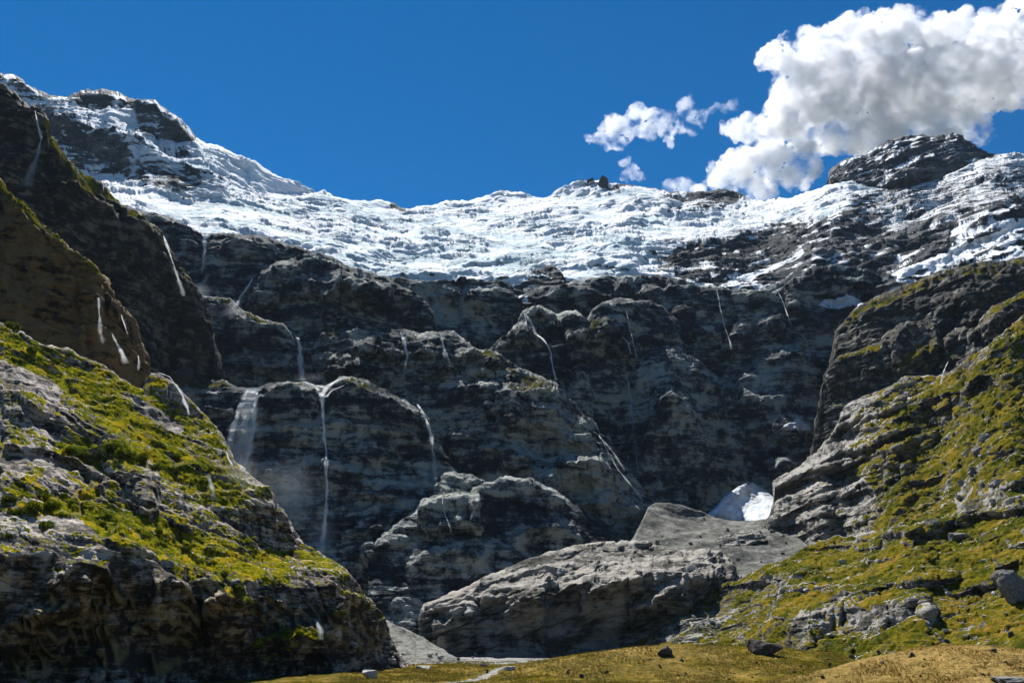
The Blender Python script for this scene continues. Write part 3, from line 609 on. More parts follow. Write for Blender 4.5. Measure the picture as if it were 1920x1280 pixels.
relief('hillside', [(1512, 895), (1522, 850), (1532, 790), (1540, 740), (1545, 702), (1555, 685), (1575, 668), (1620, 652), (1650, 638), (1665, 620), (1680, 610), (1700, 605), (1735, 604), (1755, 606), (1762, 640), (1772, 632), (1790, 613), (1810, 609), (1822, 620), (1832, 612),
        (1840, 598), (1860, 575), (1890, 560), (1920, 545), (2200, 470)], 900,
    [(1512, [(690, 1060), (900, 980)]), (1700, [(600, 1040), (760, 930), (900, 860)]), (1920, [(540, 960), (700, 850), (900, 740)]), (2200, [(470, 950), (900, 700)])], 1512, 2160, rim=(10, 30), seed=53, bscale=1.4, mat=M_hill,
    back=((40, 5), (110, -5)), big=(38, 5), beds=((18, 3.6), (8, 2.8), (3.5, 1.1)), dip=(-0.35, 0), joints=(10, 2.4), tone=(-0.1, ()),
    bumps=[([(1550, 700), (1580, 672), (1620, 660), (1670, 655), (1690, 680)], 60, 14, 26), ([(1670, 640), (1700, 612), (1750, 610), (1765, 650)], 50, 10, 22), ([(1770, 650), (1790, 618), (1815, 615), (1830, 650)], 40, 10, 16),
           ([(1680, 690), (1720, 665), (1760, 660)], 30, 14, 20), ([(1840, 620), (1870, 590), (1920, 560), (2000, 540)], 44, 14, 22)] + auto_bumps(26, [(1560, 690), (1700, 620), (1920, 560), (1920, 640), (1640, 760)], (30, 110), (.2, .6), (10, 24), (4, 8), (3, 8), 54),
    veg=(-0.2, [([(1580, 672), (1640, 655)], 10, .45), ([(1690, 690), (1760, 660)], 22, .55), ([(1840, 600), (1920, 555)], 16, .3)]), label='broken rocky spurs with grass caps on the right')

relief('hillside', [(1425, 990), (1440, 975), (1452, 940), (1450, 905), (1462, 893), (1480, 885), (1505, 868), (1530, 850), (1552, 825), (1568, 800), (1578, 775), (1590, 755), (1610, 746), (1640, 735), (1670, 725), (1690, 708), (1720, 705), (1760, 703), (1800, 690),
        (1815, 675), (1840, 655), (1870, 632), (1920, 590), (2200, 450)], [(1425, 1010), (1500, 1015), (1560, 1060), (2200, 1100)],
    [(1425, [(880, 960), (1010, 880)]), (1480, [(880, 985), (1010, 850)]), (1560, [(745, 1000), (830, 950), (1000, 740), (1060, 680)]), (1700, [(700, 900), (850, 740), (1000, 560), (1060, 500)]), (1920, [(590, 800), (760, 620), (900, 480), (1060, 410)]), (2200, [(450, 760), (760, 520), (1100, 360)])],
    1425, 2160, step=1.45, rim=(8, 14), seed=55, bscale=1.3, mat=M_hill, back=((40, 2), (120, -5)), big=(42, 5), beds=((16, 3.0), (7, 2.2), (3, .9)), dip=(-0.38, 0.0), joints=(9, 1.6), nmix=.55, bedmask=0.0, lump=(7, .8),
    bumps=auto_bumps(70, [(1455, 910), (1570, 760), (1700, 720), (1680, 880), (1600, 990), (1500, 985)], (80, 240), (.3, .45), (3, 7), (4, 7), (3, 7), 58) + [([(1450, 915), (1500, 890), (1560, 870), (1600, 860)], 12, 7, 14), ([(1455, 945), (1520, 925), (1580, 905)], 14, 7, 16), ([(1440, 985), (1480, 960), (1530, 958), (1560, 965)], 44, 10, 26), ([(1470, 905), (1540, 860), (1610, 830)], 12, 8, 14),
           ([(1700, 770), (1740, 740), (1800, 715), (1860, 700), (1920, 690)], 36, 10, 22), ([(1800, 740), (1850, 660), (1900, 640), (1990, 600)], 60, 12, 26), ([(1690, 800), (1740, 775), (1780, 770)], 30, 12, 18),
           ([(1640, 860), (1700, 830), (1760, 815)], 24, 12, 14), ([(1690, 905), (1760, 880), (1800, 860)], 20, 10, 12)]
         + auto_bumps(70, [(1460, 910), (1570, 760), (1760, 720), (1640, 900), (1530, 990)], (40, 160), (.25, .5), (5, 16), (3, 8), (4, 12), 56)
         + auto_bumps(80, [(1640, 860), (1780, 730), (1920, 620), (2050, 600), (2050, 1000), (1600, 1000)], (14, 70), (.3, .7), (5, 16), (4, 9), (2, 7), 57),
    veg=(0.02, [([(1700, 900), (1800, 820), (1920, 720), (2100, 600)], 110, .38), ([(1600, 800), (1640, 790), (1680, 760)], 20, .3), ([(1470, 900), (1540, 870), (1560, 800)], 50, -.42), ([(1500, 960), (1620, 930)], 44, -.34), ([(1560, 1000), (1640, 960)], 30, -.1), ([(1720, 780), (1800, 730), (1880, 690)], 14, -.2)]),
    tone=(0.06, [([(1470, 930), (1560, 860), (1600, 780)], 50, .14)]), label='steep green and yellow hillside with rock ledges on the right')

relief('hillside', [(1150, 1224), (1190, 1207), (1225, 1185), (1260, 1165), (1300, 1140), (1318, 1112), (1330, 1103), (1360, 1095), (1400, 1080), (1440, 1060), (1480, 1045), (1500, 1035), (1530, 1017), (1560, 1008), (1600, 1003), (1700, 985), (1760, 972),
        (1830, 960), (1920, 945), (2200, 900)], [(1150, 1240), (1300, 1250), (1500, 1262), (2200, 1300)],
    [(1150, [(1207, 640), (1250, 520)]), (1330, [(1100, 680), (1180, 560), (1250, 440)]), (1530, [(1010, 640), (1100, 480), (1180, 400), (1260, 340)]), (1750, [(970, 500), (1080, 400), (1180, 330), (1270, 270)]), (2000, [(930, 420), (1080, 330), (1180, 280), (1290, 220)]), (2200, [(900, 380), (1300, 200)])],
    1150, 2160, step=1.35, rim=(6, 6), seed=61, bscale=1.5, mat=M_hill, back=((25, 1), (70, -8)), big=(34, 3.2), beds=((8, 1.2), (3.5, .7)), dip=(-0.2, 0.0), joints=(6, .7), nmix=.6, bedmask=-0.1, lump=(4, .5),
    bumps=[([(1500, 1030), (1560, 1012), (1640, 1006), (1700, 992), (1730, 988)], 16, 8, 12), ([(1690, 1000), (1720, 982), (1780, 968), (1830, 960)], 24, 8, 14), ([(1820, 965), (1880, 955), (1920, 950), (2000, 940)], 12, 8, 8),
           ([(1316, 1112), (1370, 1098), (1440, 1080), (1500, 1070), (1540, 1068)], 18, 9, 14), ([(1610, 1098), (1660, 1092), (1710, 1088), (1760, 1085), (1800, 1082)], 12, 7, 9), ([(1800, 1100), (1860, 1095), (1905, 1072)], 12, 8, 9),
           ([(1515, 1160), (1530, 1140), (1600, 1135), (1645, 1132), (1664, 1150)], 46, 14, 15, .12), ([(1655, 1155), (1680, 1135), (1720, 1130), (1750, 1140)], 26, 12, 12), ([(1480, 1185), (1500, 1150), (1520, 1150)], 40, 8, 8),
           ([(1240, 1180), (1280, 1160), (1340, 1140)], 14, 8, 6), ([(1330, 1130), (1380, 1115), (1420, 1110)], 12, 6, 6), ([(1460, 1110), (1500, 1090), (1560, 1095)], 20, 8, 8), ([(1540, 1120), (1600, 1105), (1650, 1110)], 12, 8, 6),
           ([(1700, 1060), (1760, 1040)], 8, 6, 4)]
         + auto_bumps(60, [(1250, 1170), (1340, 1110), (1520, 1020), (1900, 960), (2000, 1100), (1700, 1180), (1300, 1220)], (14, 80), (.05, .35), (3, 9), (3, 8), (1, 4), 62),
    veg=(0.32, [([(1240, 1170), (1300, 1180), (1360, 1150)], 26, -.4), ([(1340, 1110), (1440, 1100), (1500, 1095)], 16, -.2), ([(1560, 1010), (1640, 1000)], 10, -.25), ([(1540, 1110), (1600, 1110)], 16, -.35), ([(1500, 1150), (1500, 1200)], 18, -.5),
                ([(1530, 1160), (1740, 1150)], 22, -.5)]), tone=(0.06, ()), label='gentle lower hillside with grass and low rock ledges')

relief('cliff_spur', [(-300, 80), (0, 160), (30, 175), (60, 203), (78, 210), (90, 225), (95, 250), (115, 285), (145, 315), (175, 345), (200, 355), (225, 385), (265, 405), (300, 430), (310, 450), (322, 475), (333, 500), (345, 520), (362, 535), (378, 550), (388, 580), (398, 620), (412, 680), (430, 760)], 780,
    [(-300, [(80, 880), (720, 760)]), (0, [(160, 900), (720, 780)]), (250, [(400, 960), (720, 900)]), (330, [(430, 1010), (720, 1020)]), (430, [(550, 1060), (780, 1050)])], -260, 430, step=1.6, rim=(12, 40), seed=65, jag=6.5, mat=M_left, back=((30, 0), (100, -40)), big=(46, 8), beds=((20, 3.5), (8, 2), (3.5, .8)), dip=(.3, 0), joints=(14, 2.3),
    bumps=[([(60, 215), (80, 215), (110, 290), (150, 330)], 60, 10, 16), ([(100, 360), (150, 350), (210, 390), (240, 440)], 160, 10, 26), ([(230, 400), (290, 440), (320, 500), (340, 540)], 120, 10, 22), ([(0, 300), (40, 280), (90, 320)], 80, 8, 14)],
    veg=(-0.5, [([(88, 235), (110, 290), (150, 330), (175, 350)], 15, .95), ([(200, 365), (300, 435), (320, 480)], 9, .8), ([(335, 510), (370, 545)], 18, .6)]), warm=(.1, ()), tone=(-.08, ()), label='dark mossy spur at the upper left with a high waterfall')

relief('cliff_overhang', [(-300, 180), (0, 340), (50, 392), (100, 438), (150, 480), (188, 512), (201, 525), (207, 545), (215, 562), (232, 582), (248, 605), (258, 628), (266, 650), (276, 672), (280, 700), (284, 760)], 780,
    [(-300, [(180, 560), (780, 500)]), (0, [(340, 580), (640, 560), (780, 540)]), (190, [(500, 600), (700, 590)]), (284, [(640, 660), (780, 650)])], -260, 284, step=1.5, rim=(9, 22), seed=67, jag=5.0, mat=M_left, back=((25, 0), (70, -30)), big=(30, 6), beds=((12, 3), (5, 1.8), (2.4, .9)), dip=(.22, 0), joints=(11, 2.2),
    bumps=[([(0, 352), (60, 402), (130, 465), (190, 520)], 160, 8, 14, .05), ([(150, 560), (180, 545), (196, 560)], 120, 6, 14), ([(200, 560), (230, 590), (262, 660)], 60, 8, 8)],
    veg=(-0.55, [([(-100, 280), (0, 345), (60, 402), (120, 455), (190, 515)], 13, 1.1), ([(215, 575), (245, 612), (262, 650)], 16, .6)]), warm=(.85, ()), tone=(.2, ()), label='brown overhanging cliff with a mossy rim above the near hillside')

M_l1 = relief('mossy_hillside', [(-300, 560), (0, 604), (40, 622), (75, 645), (130, 655), (170, 675), (200, 690), (240, 720), (270, 730), (283, 700), (300, 702), (330, 722), (350, 742), (380, 772), (412, 808), (428, 835), (440, 862), (470, 890), (500, 912), (515, 940), (540, 965), (552, 990), (566, 1018),
        (590, 1032), (620, 1048), (645, 1062), (665, 1090), (700, 1130), (718, 1160), (730, 1190), (752, 1232), (768, 1255), (776, 1275)], [(-300, 1340), (620, 1330), (700, 1300), (776, 1282)],
    [(-300, [(600, 470), (720, 380), (860, 290), (1040, 205), (1330, 205)]),
     (0, [(600, 480), (720, 395), (860, 310), (1000, 252), (1040, 238), (1330, 236)]),
     (200, [(690, 470), (780, 410), (900, 340), (1000, 275), (1030, 262), (1330, 250)]),
     (400, [(780, 470), (860, 410), (950, 355), (1060, 305), (1090, 292), (1330, 285)]),
     (600, [(1035, 400), (1070, 350), (1100, 335), (1330, 320)]), (776, [(1150, 440), (1330, 380)])], -260, 776, step=1.35, rim=(8, 12), seed=71, mat=M_near, back=((15, -1), (60, -25)), big=(16, 2.2), beds=((7, 1.2), (3, .5), (1.4, .22)), dip=(.45, 0),
    joints=(10, .5), cracks=.7, nmix=.6, lump=(1.9, .34), smooth=[([(60, 1230), (200, 1130), (330, 1200)], 70, .75), ([(330, 1140), (420, 1200)], 50, .7)], folds=[([(480, 1140), (600, 1160), (680, 1200)], 34, .6), ([(60, 1240), (220, 1140)], 34, 1), ([(200, 1240), (280, 1160)], 22, .9), ([(300, 1240), (360, 1130), (400, 1120)], 34, 1), ([(0, 1200), (120, 1120)], 16, .9)],
    bumps=[([(-100, 1040), (0, 1030), (40, 1010), (100, 1000), (180, 1006), (232, 1000), (262, 1025), (300, 1045), (360, 1065), (400, 1085), (450, 1092), (500, 1082), (560, 1078), (600, 1092), (640, 1075), (670, 1110), (700, 1140)], 150, 14, 16, .02),
           ([(-60, 700), (0, 722), (60, 745), (110, 762), (150, 780), (200, 800), (250, 850), (300, 905)], 95, 16, 24, .1), ([(-60, 850), (0, 832), (60, 838), (140, 860), (210, 900)], 18, 10, 8),
           ([(0, 905), (60, 897), (110, 893), (150, 915)], 40, 10, 10), ([(190, 900), (240, 885), (300, 900), (335, 930), (360, 990)], 70, 14, 16), ([(330, 880), (380, 866), (430, 885), (452, 915), (460, 960)], 60, 12, 12),
           ([(455, 930), (490, 915), (515, 945), (520, 980)], 46, 10, 9), ([(360, 820), (400, 812), (430, 845)], 40, 8, 8), ([(500, 990), (530, 975), (555, 1000)], 22, 8, 6),
           ([(420, 1100), (450, 1092), (480, 1120), (482, 1150)], 50, 10, 7), ([(474, 1216), (500, 1196), (560, 1186), (600, 1196), (620, 1222)], 50, 22, 14), ([(610, 1160), (650, 1120), (690, 1140), (720, 1190)], 60, 12, 9),
           ([(100, 850), (200, 830), (290, 850), (330, 880)], 24, 12, 8), ([(180, 970), (240, 985), (330, 1010)], 18, 10, 6),
           ([(280, 1100), (330, 1070), (360, 1110), (380, 1200)], 150, 8, 9), ([(380, 1140), (420, 1110), (470, 1130)], 120, 8, 8), ([(60, 1120), (140, 1060), (200, 1060), (240, 1130)], 160, 10, 10), ([(0, 1180), (60, 1140), (130, 1150)], 90, 10, 8)]
         + auto_bumps(46, [(0, 640), (280, 730), (440, 860), (560, 1030), (640, 1070), (260, 1000), (0, 980)], (30, 120), (-.75, -.25), (5, 18), (4, 9), (1.5, 5), 72)
         + auto_bumps(30, [(0, 1080), (600, 1110), (720, 1200), (600, 1260), (0, 1260)], (20, 70), (-.6, .6), (20, 50), (4, 8), (2, 5), 73),
    veg=(-0.13, [([(20, 640), (120, 700), (250, 800), (350, 880), (440, 940)], 34, .42), ([(200, 690), (300, 750), (380, 800), (430, 870)], 26, .3), ([(180, 960), (300, 1010), (420, 1050), (520, 1060)], 42, .5), ([(130, 840), (250, 860)], 26, .5),
                 ([(560, 1040), (640, 1075)], 16, .4), ([(490, 1220), (560, 1200), (600, 1215)], 22, .7), ([(650, 1110), (700, 1140), (725, 1185)], 14, .45), ([(40, 920), (100, 950), (150, 960)], 22, .4), ([(0, 690), (100, 730)], 18, -.3),
                 ([(0, 870), (60, 860), (110, 880)], 16, -.4), ([(260, 760), (300, 780), (330, 800)], 14, -.4), ([(60, 985), (140, 985), (200, 1000)], 12, -.35), ([(0, 1160), (700, 1180)], 80, -.2), ([(80, 690), (160, 720)], 10, -.35), ([(440, 900), (500, 930)], 9, .4), ([(420, 1090), (470, 1140)], 12, .5)]),
    tone=(0.02, [([(0, 1180), (680, 1200)], 90, -.14)]), warm=(.1, [([(60, 1230), (200, 1150), (340, 1180)], 60, .5), ([(300, 1150), (420, 1240)], 60, .35)]), label='near mossy hillside with an undercut folded rock face')

# ------------------------------------------------------------------ valley floor (one sheet to the horizon)
def floor_height(x, y):
    P = np.stack([x, y, 0 * x], -1)
    h = 0.6 * fbm(P, 60, 3, off=5)
    def knoll(cx, cy, sx, sy, a): return a * np.exp(-((x - cx) / sx) ** 2 - ((y - cy) / sy) ** 2)
    h = h + knoll(70, 345, 68, 34, 9.6) + knoll(150, 400, 90, 50, 8) + knoll(260, 470, 140, 60, 7) + knoll(118, 222, 44, 26, 12.0) + knoll(300, 260, 100, 80, 6)
    h = h + knoll(-60, 300, 26, 40, 1.5) - 0.6 * np.exp(-((x + 8 - 0.0 * y) / 10) ** 2) * ss(250, 330, y)
    return h
yy = np.concatenate([[-350, -150, -50, 0, 30, 60], np.exp(np.linspace(math.log(80), math.log(190), 60)), np.exp(np.linspace(math.log(191), math.log(720), 1000)), np.exp(np.linspace(math.log(725), math.log(1300), 60)), [1600, 2000, 2600, 3400, 4500, 6000, 8800]])
aa = np.concatenate([[-1.6, -1.1], np.linspace(-0.75, 0.8, 1200), [1.1, 1.6]])
A_, Y_ = np.meshgrid(aa, yy); X_ = A_ * np.maximum(np.abs(Y_), 200)
Z_ = floor_height(X_, Y_)
P_ = np.stack([X_, Y_, Z_], -1)
msk = ss(100, 150, Y_) * ss(1200, 900, Y_)
def stream_x(y): return np.interp(y, [270, 302, 355, 440, 520, 600], [-24, -13, -2, 14, 4, -6])
g1 = fbm(P_, 25, 4, .6, off=12); g2 = fbm(P_, 5, 3, .6, off=14)
sdist = np.abs(X_ - stream_x(Y_)) + 1.5 * g2
gravel = ss(440, 500, Y_ + 30 * g1) * ss(75, 40, X_) + ss(3, 1.2, sdist) * ss(240, 290, Y_) * ss(640, 600, Y_)
gravel = np.clip(gravel, 0, 1)
tus = (0.8 - 1.8 * np.abs(pn(X_ / 1.7, Y_ / 1.7, Z_ / 3))) + .5 * pn(X_ / .7, Y_ / .7, 0 * Z_)
Z_ = Z_ + msk * (0.3 * fbm(P_, 7, 3, .6, off=3) + .34 * tus * (1 - gravel) * ss(700, 400, Y_)); P_[..., 2] = Z_
dryf = 1.1 * np.exp(-((X_ - 118) / 52) ** 2 - ((Y_ - 228) / 40) ** 2) + .5 * np.exp(-((X_ - 45) / 40) ** 2 - ((Y_ - 340) / 40) ** 2) + .35 * g1 + .15
make_mesh('ground', P_, dict(veg=1.0 - gravel, fold=np.zeros_like(Z_), dry=np.clip(dryf, 0, 1), snow=np.zeros_like(Z_), tone=np.full_like(Z_, .55), warm=np.zeros_like(Z_) + .1), M_floor)
tag(bpy.data.objects['ground'], 'flat valley floor of green and straw coloured grass', kind='structure')
m, t = new_mat('stream_water'); b = NB(t); tc = b.n('ShaderNodeTexCoord').outputs['Object']
bs = b.n('ShaderNodeBsdfPrincipled'); bs.inputs['Roughness'].default_value = .12
b.l(b.ramp(b.noise(tc, .9, 5, .7), [(.4, (.10, .13, .13)), (.62, (.55, .58, .58))]), bs.inputs['Base Color'])
bp = b.n('ShaderNodeBump'); bp.inputs['Distance'].default_value = .15; b.l(b.noise(tc, 1.5, 5, .6), bp.inputs['Height']); b.l(bp.outputs[0], bs.inputs['Normal'])
out = b.n('ShaderNodeOutputMaterial'); b.l(bs.outputs[0], out.inputs[0])
sy = np.linspace(272, 470, 160); sx_ = stream_x(sy) + 1.3 * n1(sy, 14, 3); wd_ = .9 + .4 * n1(sy, 11, 9)
u_ = np.linspace(-1, 1, 7)[:, None]; SX = sx_ + u_ * wd_; SY = np.repeat(sy[None], 7, 0)
SZ = np.interp(sy, sy[::8], [float(floor_height(np.array([a]), np.array([b2]))[0]) for a, b2 in zip(sx_[::8], sy[::8])]) + .12 - .35 * u_ ** 2
so_ = make_mesh('stream', np.stack([SX, SY, SZ], -1), {}, m); tag(so_, 'shallow stream winding across the gravel flat', kind='structure')
print('terrain done', round(time.time() - T0, 1))
#@@DETAILS@@
# ------------------------------------------------------------------ clouds (volumes behind the ridge)
def cloud(name, blobs, D, label, density=0.026, seed=1, vox=9.0, rough=0.35, cut=0.0):
    K = D / 3300; vox *= K; density /= K
    bm = bmesh.new(); rr = random.Random(seed)
    bl = []
    for (x, y, r) in blobs:
        c = Vector(at(x, y, D + rr.uniform(-1, 1) * r * 1.2)); rad = r * D / FPX * 1.22
        bl.append((c, rad))
        for k in range(5):
            a = rr.uniform(0, 6.28); e = rr.uniform(-.3, 1.2)
            d = Vector((math.cos(a) * math.cos(e), math.sin(a) * math.cos(e), math.sin(e)))
            bl.append((c + d * rad * 0.75, rad * rr.uniform(.3, .55)))
    for c, rad in bl:
        bmesh.ops.create_icosphere(bm, subdivisions=2, radius=rad, matrix=Matrix.Translation(c) @ Matrix.Diagonal((1, 1, .9, 1)))
    me = bpy.data.meshes.new(name); bm.to_mesh(me); bm.free()
    o = bpy.data.objects.new(name, me); COL.objects.link(o)
    md = o.modifiers.new('remesh', 'REMESH'); md.mode = 'VOXEL'; md.voxel_size = vox
    dg = bpy.context.evaluated_depsgraph_get(); ev = o.evaluated_get(dg); m2 = bpy.data.meshes.new_from_object(ev)
    o.modifiers.clear(); o.data = m2; bpy.data.meshes.remove(me); me = m2; me.name = name
    bm = bmesh.new(); bm.from_mesh(me); seen = set(); comps = []          # drop the small hollows left inside
    for v0 in bm.verts:
        if v0 in seen: continue
        st = [v0]; seen.add(v0); comp = []
        while st:
            v = st.pop(); comp.append(v)
            for e in v.link_edges:
                w_ = e.other_vert(v)
                if w_ not in seen: seen.add(w_); st.append(w_)
        comps.append(comp)
    big_ = max(len(c) for c in comps)
    def inside_out(c):
        cs = set(c); fs = {f for v in c for f in v.link_faces}; o0 = c[0].co.copy()
        return sum((f.calc_center_median() - o0).dot(f.normal) * f.calc_area() for f in fs) < 0
    kill = [v for c in comps if len(c) < .01 * big_ or inside_out(c) for v in c]
    bmesh.ops.delete(bm, geom=kill, context='VERTS'); bm.to_mesh(me); bm.free()
    n = len(me.vertices); P = np.empty(n * 3, np.float32); me.vertices.foreach_get('co', P); P = P.reshape(-1, 3)
    N = np.empty(n * 3, np.float32); me.vertices.foreach_get('normal', N); N = N.reshape(-1, 3)
    for s, a in ((180, 34), (75, 20), (32, 8), (15, 3)):
        a *= rough / 0.35 * K; s *= K
        b_ = np.abs(pn(P[:, 0] / s + seed, P[:, 1] / s, P[:, 2] / s)) * 2 - .55
        P = P + N * (a * b_)[:, None]
    P = P + N * (14 * K * fbm(P, 60 * K, 5, .7, off=seed))[:, None]
    c0 = P.mean(0); c0[2] = P[:, 2].min()
    me.vertices.foreach_set('co', (P - c0).reshape(-1).astype(np.float32)); me.update(); o.location = [float(v) for v in c0]
    m, t = new_mat(name + '_vapour'); b = NB(t)
    tc = b.n('ShaderNodeTexCoord').outputs['Object']
    nz = b.math('ADD', b.math('MULTIPLY', b.noise(tc, 1 / 120 / K, 3, 0.6, 0.4), .7), b.math('MULTIPLY', b.noise(tc, 1 / 38 / K, 4, 0.65, 0.5), .3))
    d = b.ramp(nz, [(0.42 + cut, (0, 0, 0)), (0.60 + cut, (1, 1, 1))])
    v = b.n('ShaderNodeVolumePrincipled'); v.inputs['Color'].default_value = (.93, .94, .955, 1); v.inputs['Anisotropy'].default_value = 0.35
    b.l(b.math('MULTIPLY', d, density), v.inputs['Density'])
    out = b.n('ShaderNodeOutputMaterial'); b.l(v.outputs[0], out.inputs['Volume'])
    m.cycles.volume_step_rate = 1.0 if hasattr(m.cycles, 'volume_step_rate') else 1.0
    me.materials.clear(); me.materials.append(m)
    return tag(o, label, 'cloud', 'white clouds behind the ridge', 'thing')
cloud('cloud', [(1440, 112, 26), (1490, 102, 46), (1540, 95, 50), (1590, 80, 55), (1640, 65, 46), (1690, 45, 34), (1690, 95, 60), (1750, 85, 55), (1800, 85, 56), (1850, 90, 56), (1880, 62, 46), (1925, 30, 55), (1500, 150, 55), (1560, 160, 80),
        (1640, 170, 90), (1730, 170, 90), (1820, 150, 80), (1885, 155, 60), (1950, 110, 60), (1475, 190, 42), (1505, 222, 48), (1570, 235, 60), (1650, 250, 55), (1740, 250, 60), (1810, 225, 50), (1835, 250, 24), (1600, 275, 26),
        (1385, 242, 24), (1362, 245, 16), (1415, 240, 28), (1450, 240, 36)], 5600, 'largest white cloud, grey in the middle, above the rocky summit', seed=4)
cloud('cloud', [(1350, 332, 26), (1390, 312, 40), (1440, 305, 46), (1488, 325, 38), (1425, 345, 36), (1372, 352, 20), (1505, 285, 24), (1322, 352, 13)], 5400, 'round white cloud touching the ridge below the largest cloud', seed=5, vox=7)
cloud('cloud', [(1108, 262, 11), (1132, 254, 20), (1158, 238, 27), (1175, 246, 22), (1190, 224, 25), (1222, 222, 22), (1247, 240, 22), (1212, 250, 20), (1256, 262, 12), (1152, 270, 14), (1275, 235, 12)], 5200, 'small ragged cloud furthest left in the sky', seed=6, vox=6, density=.016, rough=.3)
cloud('cloud', [(1292, 200, 16), (1312, 215, 20), (1300, 232, 14), (1336, 210, 13), (1352, 204, 11), (1366, 200, 12)], 5200, 'wispy cloudlet between the small ragged cloud and the largest cloud', seed=7, vox=5, density=.012, rough=.3, cut=.04)
cloud('cloud', [(1190, 314, 9), (1180, 325, 11), (1206, 334, 8), (1172, 305, 5)], 5200, 'tiny wisp of cloud low above the snowy ridge', seed=8, vox=5, density=.014, rough=.3)
cloud('cloud', [(1265, 346, 14), (1284, 352, 14), (1250, 352, 8)], 5200, 'small cloud tip peeping over the ridge', seed=9, vox=5, density=.014, rough=.3)

# ------------------------------------------------------------------ waterfalls
m, t = new_mat('falling_water'); b = NB(t)
uv = b.n('ShaderNodeAttribute', attribute_name='flow').outputs['Vector']
mp = b.n('ShaderNodeMapping'); b.l(uv, mp.inputs['Vector']); mp.inputs['Scale'].default_value = (2.4, .035, 1)
st = b.noise(mp.outputs[0], 2.2, 5, .6)
sx = b.n('ShaderNodeSeparateXYZ'); b.l(uv, sx.inputs[0])
al = b.math('MINIMUM', b.math('MULTIPLY', sx.outputs[2], b.ramp(st, [(0.32, (.25, .25, .25)), (0.66, (1.25, 1.25, 1.25))])), 1.0)
tr = b.n('ShaderNodeBsdfTransparent'); df = b.n('ShaderNodeBsdfDiffuse'); df.inputs[0].default_value = (.85, .88, .9, 1)
tl = b.n('ShaderNodeBsdfTranslucent'); tl.inputs[0].default_value = (.85, .88, .9, 1)
ms = b.n('ShaderNodeMixShader'); ms.inputs[0].default_value = .5; b.l(df.outputs[0], ms.inputs[1]); b.l(tl.outputs[0], ms.inputs[2])
mx = b.n('ShaderNodeMixShader'); b.l(al, mx.inputs[0]); b.l(tr.outputs[0], mx.inputs[1]); b.l(ms.outputs[0], mx.inputs[2])
out = b.n('ShaderNodeOutputMaterial'); b.l(mx.outputs[0], out.inputs[0]); M_water = m

def strand_mesh(name, pts, seed, lift=3.0, dens=1.0):
    """pts: (x, y, width px, strength)"""
    p = np.array(pts, float)
    s = np.concatenate([[0], np.cumsum(np.hypot(np.diff(p[:, 0]), np.diff(p[:, 1])))])
    n = max(8, int(s[-1] / 3)); q = np.linspace(0, s[-1], n)
    x = np.interp(q, s, p[:, 0]) + n1(q, 14, seed) * .6; y = np.interp(q, s, p[:, 1]); wd = np.interp(q, s, p[:, 2]) * (1 + .25 * n1(q, 9, seed + 2)); a = np.interp(q, s, p[:, 3]) * dens
    a[0] *= .5; a[-1] = 0
    pos = []
    for i in range(n):
        h = hit(x[i], y[i], 2); d = h[1] if h is not None else 1200
        pos.append(d)
    for i in range(1, n):
        if abs(pos[i] - pos[i - 1]) > .16 * pos[0]: pos[i] = pos[i - 1]
    pos = np.array(pos)
    # water falls clear of the rock: never further back than what it has already passed
    k = np.minimum.accumulate(pos)
    pos = np.minimum(pos, 0.75 * k + 0.25 * pos) - lift
    nx = 9; V = []; F = []; fl = []
    for i in range(n):
        D = pos[i]; w_ = max(wd[i] * (1.15 if wd[i] > 5 else .95), 1.5)
        for side in (0, 1):
            for j in range(nx):
                u = j / (nx - 1) * 2 - 1
                th = (1 - u * u) * w_ * D / FPX * .22
                V.append(at(x[i] + u * w_ / 2, y[i], D + (-th if side == 0 else th) - .3))
                fl.append((u * w_ / 2 * .5 + seed, q[i], (1 - u * u) ** 1.5 * a[i]))
    for i in range(n - 1):
        for side in (0, 1):
            for j in range(nx - 1):
                k0 = i * 2 * nx + side * nx + j
                f = (k0, k0 + 1, k0 + 1 + 2 * nx, k0 + 2 * nx); F.append(f if side == 0 else f[::-1])
    base = Vector(V[-nx // 2])
    me = bpy.data.meshes.new(name); me.from_pydata([tuple(Vector(v) - base) for v in V], [], F)
    A = me.attributes.new('flow', 'FLOAT_VECTOR', 'POINT'); A.data.foreach_set('vector', np.array(fl, np.float32).reshape(-1))
    me.polygons.foreach_set('use_smooth', np.ones(len(F), bool)); me.materials.append(M_water); me.update()
    return me, base
_ws = [0]
def waterfall(label, strands, kind='waterfall', lift=3.0, dens=1.0):
    _ws[0] += 1
    if len(strands) == 1:
        me, base = strand_mesh(kind, strands[0], _ws[0] * 3, lift, dens); o = bpy.data.objects.new(kind, me); COL.objects.link(o); o.location = base
    else:
        o = bpy.data.objects.new(kind, None); COL.objects.link(o)
        for i, sdef in enumerate(strands):
            pn_ = 'main_fall' if i == 0 else 'side_strand'; me, base = strand_mesh(pn_, sdef, _ws[0] * 3 + i * 7, lift, dens); c = bpy.data.objects.new(pn_, me); COL.objects.link(c)
            if i == 0: o.location = base; b0 = base
            c.parent = o; c.location = base - b0
    return tag(o, label, 'waterfall', 'waterfalls on the cliffs')
waterfall('faint high waterfall at the far left, on the dark mossy spur', [[(66, 208, 3, .8), (72, 238, 5, .8), (77, 262, 7, .5), (70, 292, 11, .28), (58, 322, 16, .25), (48, 352, 22, .1)]])
waterfall('slanting waterfall running down the edge of the dark spur', [[(307, 442, 3, .7), (317, 470, 4, .6), (328, 505, 5, .4), (337, 532, 8, .3), (346, 556, 16, .1)]])
